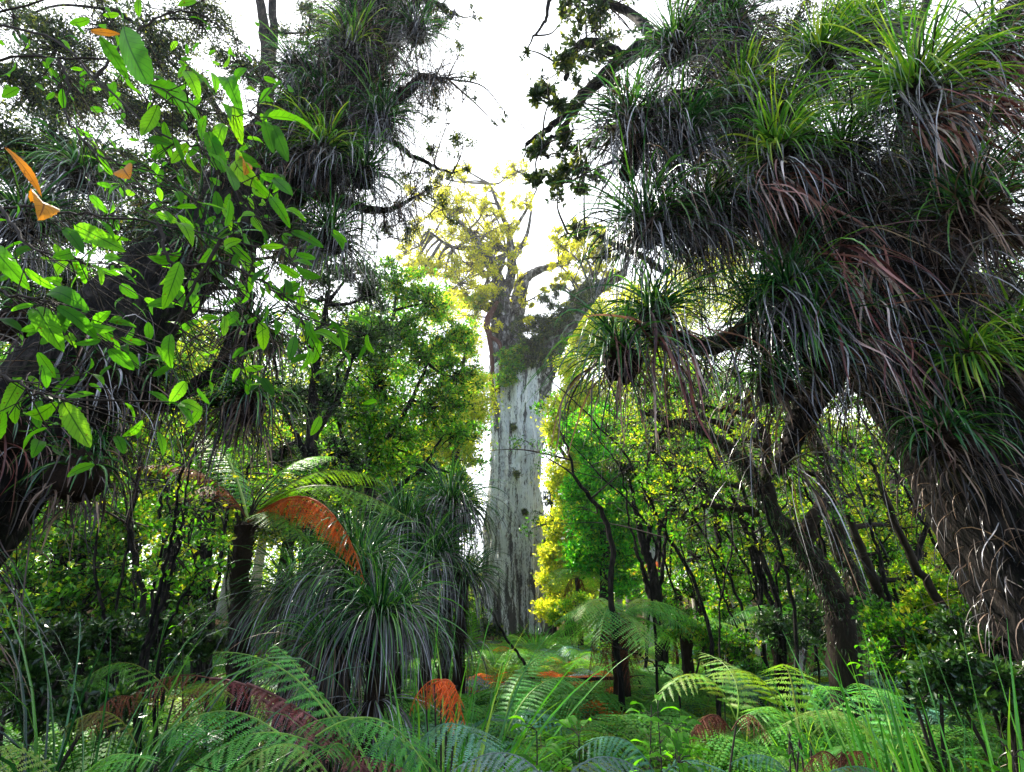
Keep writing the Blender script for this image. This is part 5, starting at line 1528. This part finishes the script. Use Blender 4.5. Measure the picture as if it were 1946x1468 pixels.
FG = 'large ferns along the bottom edge'
foreg = [
    ('bright green foreground fern filling the bottom left of centre', G(600, 2.6), 'fern', [((610, 1480, 2.75), (450, 1270, 2.9), (282, 1420, 2.6), 105), ((640, 1500, 2.6), (560, 1350, 2.6), (455, 1470, 2.4), 95), ((640, 1440, 2.8), (480, 1330, 2.8), (350, 1490, 2.5), 90)]),
    ('long narrow fern arching up to the left from the red dead fronds', G(640, 3.2), 'fern', [((660, 1420, 3.2), (560, 1230, 3.3), (405, 1240, 3.3), 62), ((660, 1400, 3.3), (570, 1260, 3.4), (520, 1225, 3.5), 44)]),
    ('green fern spreading below the orange dead fern', G(760, 2.9), 'fern', [((840, 1480, 2.9), (690, 1310, 3.0), (560, 1390, 2.9), 85), ((600, 1400, 2.8), (740, 1300, 2.8), (830, 1500, 2.5), 95), ((700, 1490, 2.7), (640, 1370, 2.7), (620, 1440, 2.5), 70)]),
    ('teal green fern right below the orange dead fern', G(860, 2.8), 'fern_blue', [((760, 1470, 2.8), (850, 1290, 2.8), (960, 1470, 2.5), 92), ((800, 1480, 2.7), (760, 1360, 2.7), (700, 1440, 2.6), 60)]),
    ('silvery grey fern at the bottom edge centre', G(1040, 2.3), 'fern_grey', [((1060, 1530, 2.3), (990, 1370, 2.4), (845, 1475, 2.3), 80), ((1040, 1530, 2.3), (1130, 1370, 2.4), (1260, 1500, 2.3), 80), ((1050, 1530, 2.2), (1050, 1420, 2.2), (1040, 1500, 2.0), 60)]),
    ('blue green fern at the bottom edge right of the silvery one', G(1230, 2.7), 'fern_blue', [((1260, 1500, 2.7), (1190, 1350, 2.8), (1095, 1430, 2.7), 75), ((1240, 1500, 2.6), (1300, 1400, 2.7), (1390, 1490, 2.5), 70)]),
    ('lime lit fern near the lower left grass', G(230, 3.6), 'fern_lime', [((330, 1330, 3.6), (250, 1210, 3.6), (150, 1300, 3.4), 58), ((260, 1420, 3.2), (210, 1300, 3.2), (110, 1400, 3.0), 60), ((330, 1330, 3.6), (390, 1270, 3.6), (440, 1330, 3.5), 50)]),
    ('dim green fern in the bottom left corner', G(60, 2.6), 'fern', [((120, 1500, 2.5), (40, 1380, 2.5), (-60, 1440, 2.4), 80), ((150, 1500, 2.5), (200, 1400, 2.5), (290, 1450, 2.4), 70)]),
    ('lime tipped fern left of the tall flax', G(1510, 3.8), 'fern_lime', [((1500, 1390, 3.8), (1450, 1230, 3.8), (1340, 1290, 3.7), 62), ((1520, 1400, 3.8), (1500, 1230, 4.0), (1480, 1270, 4.6), 60)]),
    ('deep green spreading fern under the crooked mossy tree', G(1560, 3.9), 'fern', [((1520, 1400, 3.9), (1550, 1230, 3.9), (1600, 1370, 3.6), 70), ((1500, 1400, 3.8), (1470, 1300, 3.8), (1420, 1380, 3.6), 60), ((1540, 1400, 3.9), (1650, 1270, 4.0), (1710, 1330, 3.9), 56)]),
    ('lacy green fern left of the lime tipped fern', G(1370, 4.2), 'fern', [((1400, 1370, 4.2), (1340, 1220, 4.2), (1245, 1330, 4.0), 58), ((1400, 1370, 4.2), (1420, 1260, 4.2), (1330, 1240, 4.8), 48)]),
    ('dark green fern below the deep green spreading one', G(1620, 3.0), 'fern', [((1700, 1450, 3.0), (1600, 1290, 3.1), (1480, 1390, 3.0), 66), ((1700, 1450, 3.0), (1690, 1290, 3.2), (1620, 1300, 3.5), 60), ((1700, 1450, 3.0), (1640, 1370, 2.9), (1560, 1460, 2.7), 60)]),
    ('grey green fern in the shade at the bottom right of centre', G(1480, 2.5), 'fern_blue', [((1520, 1520, 2.5), (1480, 1400, 2.5), (1390, 1450, 2.5), 52), ((1520, 1520, 2.5), (1600, 1420, 2.5), (1690, 1480, 2.4), 52)]),
    ('yellow green upright fern tip left of the giant trunk foot', G(885, 8.5), 'fern_lime', [((888, 1290, 8.5), (890, 1210, 8.5), (893, 1138, 8.6), 34)]),
    ('long dark green fern stretched across the ferns of the middle', G(1080, 6.0), 'fern', [((960, 1400, 5.6), (1020, 1240, 6), (1150, 1310, 6), 50), ((960, 1400, 5.6), (960, 1260, 6), (1080, 1220, 6.5), 44)]),
]
for lab, g, mt, fl in foreg:
    t = empty('fern', g, lab, 'fern', FG if g[1] < 4.5 else None)
    for a, b, c_, w in fl:
        fpx(t, a, b, c_, w, mt, 15 if g[1] < 5 else 26, 19, hang=0.16, ql=0.44)
        # the stalk down to the ground
        mb = MB()
        q = P(*a)
        tube(mb, spline([g + rng.normal(size=3)*[.04, .04, 0] - [0, 0, .03], (g + q)/2 + [0, 0, .05], q], 5), np.linspace(.007, .006, 11), 6)
        mb.build('stalk', M['twig'], t)
placed2 = []
for i in range(60):
    Y = rng.uniform(2.7, 4.6)
    u = rng.uniform(180, 1720)
    g = G(u, Y)
    if (740 < u < 930 and Y < 4.2) or any((g[0] - h[0])**2 + (g[1] - h[1])**2 < .45**2 for h in placed2):
        continue
    placed2.append(g)
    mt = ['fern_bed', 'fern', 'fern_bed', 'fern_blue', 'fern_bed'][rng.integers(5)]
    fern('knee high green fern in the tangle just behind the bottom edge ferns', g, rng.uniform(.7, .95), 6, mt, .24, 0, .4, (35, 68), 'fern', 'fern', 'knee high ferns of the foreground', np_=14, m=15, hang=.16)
t = empty('dead_fern', G(838, 3.4), 'bright rusty orange dead fern curled like a mop in the foreground', 'fern')
for a, b, c_, w in [((808, 1312, 3.4), (858, 1258, 3.35), (884, 1385, 3.2), 34), ((866, 1305, 3.4), (808, 1262, 3.4), (779, 1358, 3.3), 26), ((838, 1300, 3.4), (850, 1285, 3.3), (862, 1392, 3.1), 30),
                    ((850, 1298, 3.45), (820, 1285, 3.4), (812, 1345, 3.3), 26), ((826, 1300, 3.3), (868, 1270, 3.2), (872, 1350, 3.05), 30)]:
    fpx(t, a, b, c_, w, 'fern_dead', 17, 16, dead=.5, stalk=.02, hang=.5, ql=.30, roll=rng.normal()*.4)
    mb = MB()
    q = P(*a)
    tube(mb, spline([G(838, 3.4) - [0, 0, .05], (G(838, 3.4) + q)/2, q], 5), np.linspace(.007, .005, 11), 6)
    mb.build('stalk', M['twig'], t)
t = empty('dead_fern', G(640, 3.0), 'wine red dead fronds trailing through the bottom left ferns', 'fern')
for a, b, c_, w in [((470, 1300, 3.6), (560, 1330, 3.2), (700, 1440, 2.8), 44), ((500, 1330, 3.4), (600, 1390, 3.0), (720, 1480, 2.6), 44), ((400, 1290, 3.9), (480, 1290, 3.6), (580, 1370, 3.2), 40), ((640, 1440, 2.8), (720, 1430, 2.7), (800, 1480, 2.5), 40)]:
    fpx(t, a, b, c_, w, 'fern_wine', 17, 16, dead=.35, hang=.5, ql=.3, roll=rng.normal()*.6)
t = empty('dead_fern', G(330, 4.0), 'dark brown collapsed fern below the lime lit fern', 'fern')
for a, b, c_, w in [((400, 1290, 4.0), (300, 1260, 4.0), (200, 1370, 3.7), 46), ((430, 1280, 4.1), (380, 1290, 4), (330, 1370, 3.6), 44), ((260, 1330, 3.8), (200, 1300, 3.7), (170, 1400, 3.5), 40)]:
    fpx(t, a, b, c_, w, 'fern_brown', 20, 14, dead=.5, ql=.35)
for lab, u, v, Y in [('red brown dead fern beneath the lime tipped fern', 1390, 1370, 3.4), ('reddish dead fern at the bottom right of centre', 1600, 1440, 2.7)]:
    t = empty('dead_fern', G(u, Y), lab, 'fern')
    for i in range(5):
        du = rng.uniform(-90, 90)
        fpx(t, (u, v + 20, Y), (u + du*.5, v - 50, Y), (u + du, v + 40, Y - .2), 34, 'fern_brown', 18, 12, dead=.6, ql=.35)

TG = 'tree ferns right of the giant trunk'
fern('dark trunked tree fern with spreading blue green crown right of the giant trunk foot', G(1192, 8.0), 1.35, 13, 'fern', None, P(1190, 1178, 8)[2] - G(1192, 8)[2], .5, (10, 50), 'tree_fern', 'tree fern', TG, 5, 'fern_brown', None, 30, 13, tr=.11)
for lab, u, v, Y, L, mt, n in [('small lit tree fern behind the thin forked tree', 1400, 1115, 12.5, 1.4, 'fern_lime', 9), ('tree fern spreading low between the pale trunks', 1320, 1200, 10, 1.2, 'fern', 9), ('distant pale tree fern close to the vivid green tree', 1105, 1100, 20, 1.9, 'fern_lime', 9),
                               ('tree fern with rusty fronds by the lichen spotted trunk', 1275, 1075, 15, .75, 'fern_dead', 5), ('white glinting tree fern in the middle of the right wood', 1345, 1090, 14, 1.3, 'fern_grey', 6), ('shaded tree fern crown beyond the right flax', 1500, 1180, 9, 1.1, 'fern', 8)]:
    g = G(u, Y)
    fern(lab, g, L, n, mt, None, max(.3, P(u, v, Y)[2] - g[2]), .45, (10, 55), 'tree_fern', 'tree fern', TG, 2, 'fern_brown', None, 24, 10, tr=.09)

# the crowded fern bed in the middle, grown once per kind and copied
def fproto(label, mat, L, n, **k):
    return fern(label, np.array([0., 0., 0.]), L, n, mat, None, 0.0, .38, (38, 76), 'fern', 'fern', 'low ferns of the forest floor', 0, np_=22, m=9, **k)


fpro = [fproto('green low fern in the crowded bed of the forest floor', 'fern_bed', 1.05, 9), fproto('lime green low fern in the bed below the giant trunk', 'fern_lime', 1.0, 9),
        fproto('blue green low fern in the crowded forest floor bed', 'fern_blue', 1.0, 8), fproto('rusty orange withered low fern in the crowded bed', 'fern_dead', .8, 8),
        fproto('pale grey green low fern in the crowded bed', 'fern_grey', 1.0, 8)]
random.seed(11)
placed = []
ru = [False]*5
cands = []
for i in range(2500):
    Y = 5.2 + 20*random.random()**1.2
    u = random.uniform(-60, 2000) if random.random() < .3 else random.gauss(1050, 110)
    if Y > 13 and not 820 < u < 1300:
        continue
    g = G(u, Y)
    if any((g[0] - h[0])**2 + (g[1] - h[1])**2 < (.30 + .016*Y)**2 for h in placed):
        continue
    placed.append(g)
    w = random.random()
    if 900 < u < 1280:
        k = 0 if w < .42 else 1 if w < .78 else 2 if w < .82 else 3 if w < .97 else 4
    else:
        k = 0 if w < .70 else 1 if w < .92 else 2
    cands.append((g, k))
    if len(cands) >= 275:
        break
for g, k in cands:
    sc = random.uniform(.7, 1.25)*(1.6 if g[1] > 12 else 1.2)
    if not ru[k]:
        ru[k] = True
        o = fpro[k]
        o.location = g
        o.rotation_euler = (0, 0, random.uniform(0, 6.28))
        o.scale = (sc,)*3
    else:
        copy_tree(fpro[k], g, random.uniform(0, 6.28), sc)
for (u, Y, k, sc) in [(935, 20, 3, 1.6), (955, 17, 3, 1.2), (1010, 15, 3, 1.4), (1035, 13, 3, 1.2), (1062, 16, 3, 1.2), (1085, 19, 3, 1.4), (1120, 13, 3, 1.3), (1150, 11, 3, 1.1), (1000, 12, 3, 1.0), (1075, 10, 3, .9), (1110, 10, 3, 1.4), (925, 18, 3, 1.8), (1140, 9, 3, 1.2), (1045, 11, 3, 1.5), (1100, 14, 3, 1.7), (1020, 20, 1, 1.8), (980, 16, 1, 1.6), (1100, 9, 1, 1.2), (1010, 9, 1, 1.1), (1090, 12, 1, 1.4), (1130, 14, 1, 1.5), (1050, 18, 1, 1.5)]:
    copy_tree(fpro[k], G(u, Y) + [0, 0, .1], random.uniform(0, 6.28), sc)

# ------------------------------------------------------------------ broad-leaved seedlings and shrubs near the bottom
def seedling(label, u, v, Y, n, L, mat='leaf_near', t0=.1, t1=.6, name='seedling', cat='seedling', h=None, group=None):
    g = G(u, Y)
    top = P(u, v, Y)
    t = empty(name, g, label, cat, group)
    mb, lb = MB(), MB()
    p = spline([g - [0, 0, .03], (g + top)/2 + rng.normal(size=3)*.03, top], 8)
    tube(mb, p, np.linspace(.008, .003, len(p)), 6)
    for i in range(n):
        j = len(p) - 1 - int(abs(rng.normal())*len(p)*.3)
        a = p[max(j, 4)]
        az = i*2.4 + rng.normal()*.3
        d = nrm(np.array([math.cos(az), math.sin(az), rng.uniform(-.1, .7)]))
        b = a + d*L*.6
        tube(mb, [a, (a + b)/2 + [0, 0, .01], b], [.002]*3, 4)
        bigleaf(lb, b, b + nrm(d + [0, 0, -.3])*L*rng.uniform(.7, 1.2), L*.45, rng.uniform(t0, t1), np.array([0, 0, 1.]) + rng.normal(size=3)*.2, bend=.12, seg=10, tooth=.02)
    mb.build('stem', M['twig'], t)
    lb.build('leaves', M[mat], t)
    return t


SGp = 'broad leaved seedlings near the bottom'
for i, (lab, u, v, Y, n, L) in enumerate([
    ('glossy broad leaved seedling standing right of the silvery fern', 1250, 1350, 3.3, 16, .12), ('broad leaved seedling with upright pair of leaves at its top', 1238, 1340, 3.8, 12, .12),
    ('broad leaved bush of bright leaves left of the tan grass', 1285, 1390, 3.0, 26, .10), ('low broad leaved plant at the bottom edge right of the teal fern', 1290, 1450, 2.5, 24, .09),
    ('dark broad leaved plant behind the silvery fern', 1020, 1390, 3.2, 20, .12), ('dark broad leaved plant below the long dark fern', 1100, 1400, 3.3, 18, .12),
    ('small lime leaved seedling at the foot of the brown sedge clump', 600, 1300, 4.0, 9, .06), ('broad leaved plant in the extreme bottom right corner', 1925, 1440, 2.2, 18, .09),
    ('broad leaved seedling beside the base of the crooked mossy tree', 1650, 1230, 4.8, 20, .10), ('lime leaved sapling in the left thicket beside the black stems', 300, 1100, 5.2, 30, .09),
    ('small bright sapling in the left thicket above the other one', 350, 1020, 5.6, 26, .09), ('grey leaved seedling under the pale trunks', 1382, 1190, 7.0, 8, .10),
    ('spindly seedling in front of the deep green fern', 1500, 1400, 3.0, 14, .06), ('low leafy plant between the teal and silvery ferns', 960, 1440, 2.6, 16, .07)]):
    seedling(lab, u, v, Y, n, L, group=SGp)
for lab, bl, lm, ll in [
    ('dense dark shrub right of the crooked mossy tree', [B(1720, 1230, 5.5, 60, 1300), B(1790, 1200, 5.6, 60, 1200), B(1680, 1180, 5.8, 46, 800)], 'mid', .06),
    ('glossy layered shrub behind the tall flax', [B(1850, 1230, 5.0, 64, 1400), B(1920, 1200, 5.0, 60, 1200), B(1800, 1290, 4.6, 60, 1200), B(1910, 1310, 4.4, 60, 1100)], 'dark', .06),
    ('olive shrub below the gleaming yellow tree', [B(1750, 1130, 7.5, 50, 1000), B(1840, 1120, 7.2, 50, 1000), B(1910, 1100, 6.8, 50, 900)], 'lime', .06),
    ('dark shrub in the deep shade left of the sedge skirts', [B(220, 1230, 5.6, 60, 1200), B(300, 1220, 5.8, 50, 900), B(120, 1230, 5.5, 60, 1000), B(380, 1210, 6.2, 50, 900)], 'dark', .06),
    ('shadowed shrub at the bottom left behind the glossy grass', [B(80, 1330, 4.2, 60, 1000), B(180, 1350, 4.0, 50, 800), B(20, 1270, 4.6, 50, 800)], 'dark', .06),
    ('small leaved shrub under the slender forked tree', [B(1290, 1180, 9, 44, 900), B(1340, 1220, 8.5, 46, 900), B(1410, 1230, 8, 46, 900)], 'mid', .06),
    ('leafy shrub at the base of the pale cream trunk', [B(1470, 1200, 8, 46, 900), B(1540, 1180, 8.5, 46, 800)], 'dark', .06),
    ('bright shrub filling the foot of the vivid green tree', [B(1100, 1150, 16, 30, 900), B(1140, 1170, 15, 30, 900), B(1070, 1170, 17, 22, 600)], 'lime', .10),
    ('green shrub between the sedges and the giant trunk foot', [B(850, 1170, 12, 36, 1000), B(890, 1190, 12.5, 28, 700), B(800, 1180, 11, 36, 900)], 'mid', .09),
    ('dim shrub behind the sedge clumps', [B(700, 1080, 12, 50, 1200), B(640, 1010, 12, 50, 1200), B(760, 1100, 12, 44, 1000)], 'dark', .09),
    ('scrubby bush hiding the left foot of the giant trunk', [B(925, 1195, 24, 14, 500), B(945, 1200, 24, 12, 400), B(905, 1180, 25, 16, 500)], 'canopy', .14),
    ('low golden bush hiding the right foot of the giant trunk', [B(1045, 1170, 26, 14, 500), B(1060, 1150, 27, 16, 500)], 'yellow', .14)]:
    b = bl[0][0].copy()
    b[2] = gz(b[0], b[1])
    shrub(lab, bl, lm, base=b, ll=ll, lw=ll*.5, name='shrub', tr=.006)

# low dark rail on posts, level across the ferns
t = empty('low_rail', G(1140, 9.2), 'dark straight low rail standing level on posts across the ferns left of the tree fern', 'rail')
mb = MB()
limb(mb, [P(1000, 1290, 9.4), P(1070, 1292, 9.3), P(1150, 1290, 9.2), P(1225, 1286, 9.1)], [.022, .026, .026, .022], 8, 10, .1)
mb.build('rail', M['bark_dark'], t)
mb = MB()
for u in (1010, 1120, 1215):
    q = P(u, 1291, 9.3)
    tube(mb, [np.array([q[0], q[1], gz(q[0], q[1]) - .1]), q], [.02, .018], 8, .1)
mb.build('rail_posts', M['bark_dark'], t)

# ================================================================== countless ground cover and litter
def cover(name, label, n, mat, ll, lw, hmax, y0, y1, cat, w=15, up=.5):
    y = y0 + (y1 - y0)*rng.random(n)**1.6
    x = rng.uniform(-1, 1, n)*(1.3*y + 1)
    z0 = np.array([gz(a, b) for a, b in zip(x, y)])
    clump = np.array([noise.noise(Vector((a*1.1, b*1.1, 3.3))) for a, b in zip(x, y)])
    keep = clump > -0.25
    z = z0 + rng.random(n)*hmax*np.clip(.4 + clump*1.5, .05, 1.2)
    sc = np.clip(y/7, .8, 3)
    mb = MB()
    d = rng.normal(size=(n, 3)) + [0, 0, up]
    t = np.clip(.4 + clump*.6 + rng.normal(size=n)*.15, 0, 1)
    leaves(mb, np.stack([x, y, z], -1)[keep], d[keep], (ll*sc*rng.uniform(.6, 1.3, n))[keep], (lw*sc)[keep], t[keep])
    o = mb.build(name, M[mat], None, smooth=False, origin=(0, 0, 0))
    tag(o, label, cat, kind='stuff')


# far wood closing the horizon
n = 90000
x = rng.uniform(-110, 110, n)
y = rng.uniform(55, 85, n)
px = x/y*F/CP + 973
hmax = np.where((px > 860) & (px < 1075), 5.0, 15.0) + 2.5*np.sin(x*.35) + 1.5*np.sin(x*1.1 + y)
z = np.array([gz(a, c) for a, c in zip(x, y)]) + hmax*rng.random(n)**1.2
mb = MB()
leaves(mb, np.stack([x, y, z], -1), rng.normal(size=(n, 3)), rng.uniform(.35, .8, n), .35, np.clip(rng.normal(.5, .25, n) + .2*np.sin(x*.5), 0, 1))
tag(mb.build('far_wood', M['lime'], None, smooth=False, origin=(0, 0, 0)), 'far wood of mixed green crowns closing the horizon', 'wood', kind='stuff')

cover('ground_cover', 'low leafy ground cover between the ferns', 90000, 'cover', .055, .03, .45, 5.0, 40, 'ground cover')
cover('leaf_litter', 'brown leaf litter scattered on the forest floor', 40000, 'litter', .07, .03, .04, 2, 30, 'leaf litter', up=0)
x = rng.uniform(-1, 1, 9000)
y = 5.0 + 16*rng.random(9000)**1.5
x = x*1.25*y
b = np.stack([x, y, [gz(a, c) for a, c in zip(x, y)]], -1)
mb = MB()
ribbons(mb, b, rng.normal(size=b.shape)*.45 + [0, 0, 1], rng.uniform(.25, .6, 9000), .007, rng.uniform(.2, 1, 9000), 5, .2)
tag(mb.build('grass', M['blade_grass'], None, origin=(0, 0, 0)), 'thin grass blades growing among the ferns of the floor', 'grass', kind='stuff')

# added volume imitating the bright glow: far things pale towards the sky
zb, zt = -2.1, 62.0
mb = MB()
hv = np.array([[x_, y_, z_] for z_ in (zb, zt) for y_ in (-15, 225) for x_ in (-165, 165)], dtype=float)
mb.add(hv, [[0, 2, 3, 1], [4, 5, 7, 6], [0, 1, 5, 4], [2, 6, 7, 3], [0, 4, 6, 2], [1, 3, 7, 5]])
hm, nt_, nd_, lk_, ho_ = nodes('glow_volume')
pv = nd_.new('ShaderNodeVolumePrincipled')
pv.inputs['Color'].default_value = (0.95, 0.97, 1.0, 1)
pv.inputs['Density'].default_value = GLOW_HAZE
pv.inputs['Anisotropy'].default_value = 0.5
lk_.new(pv.outputs['Volume'], ho_.inputs['Volume'])
if GLOW_HAZE:
    tag(mb.build('glow_haze', hm, None, smooth=False, origin=(0, 0, 0)), 'added thin volume imitating the bright glow of the clearing', 'glow_haze', kind='stuff')

for o in bpy.data.objects:
    if '_w' in o:
        del o['_w']
print('objects', len(bpy.data.objects))
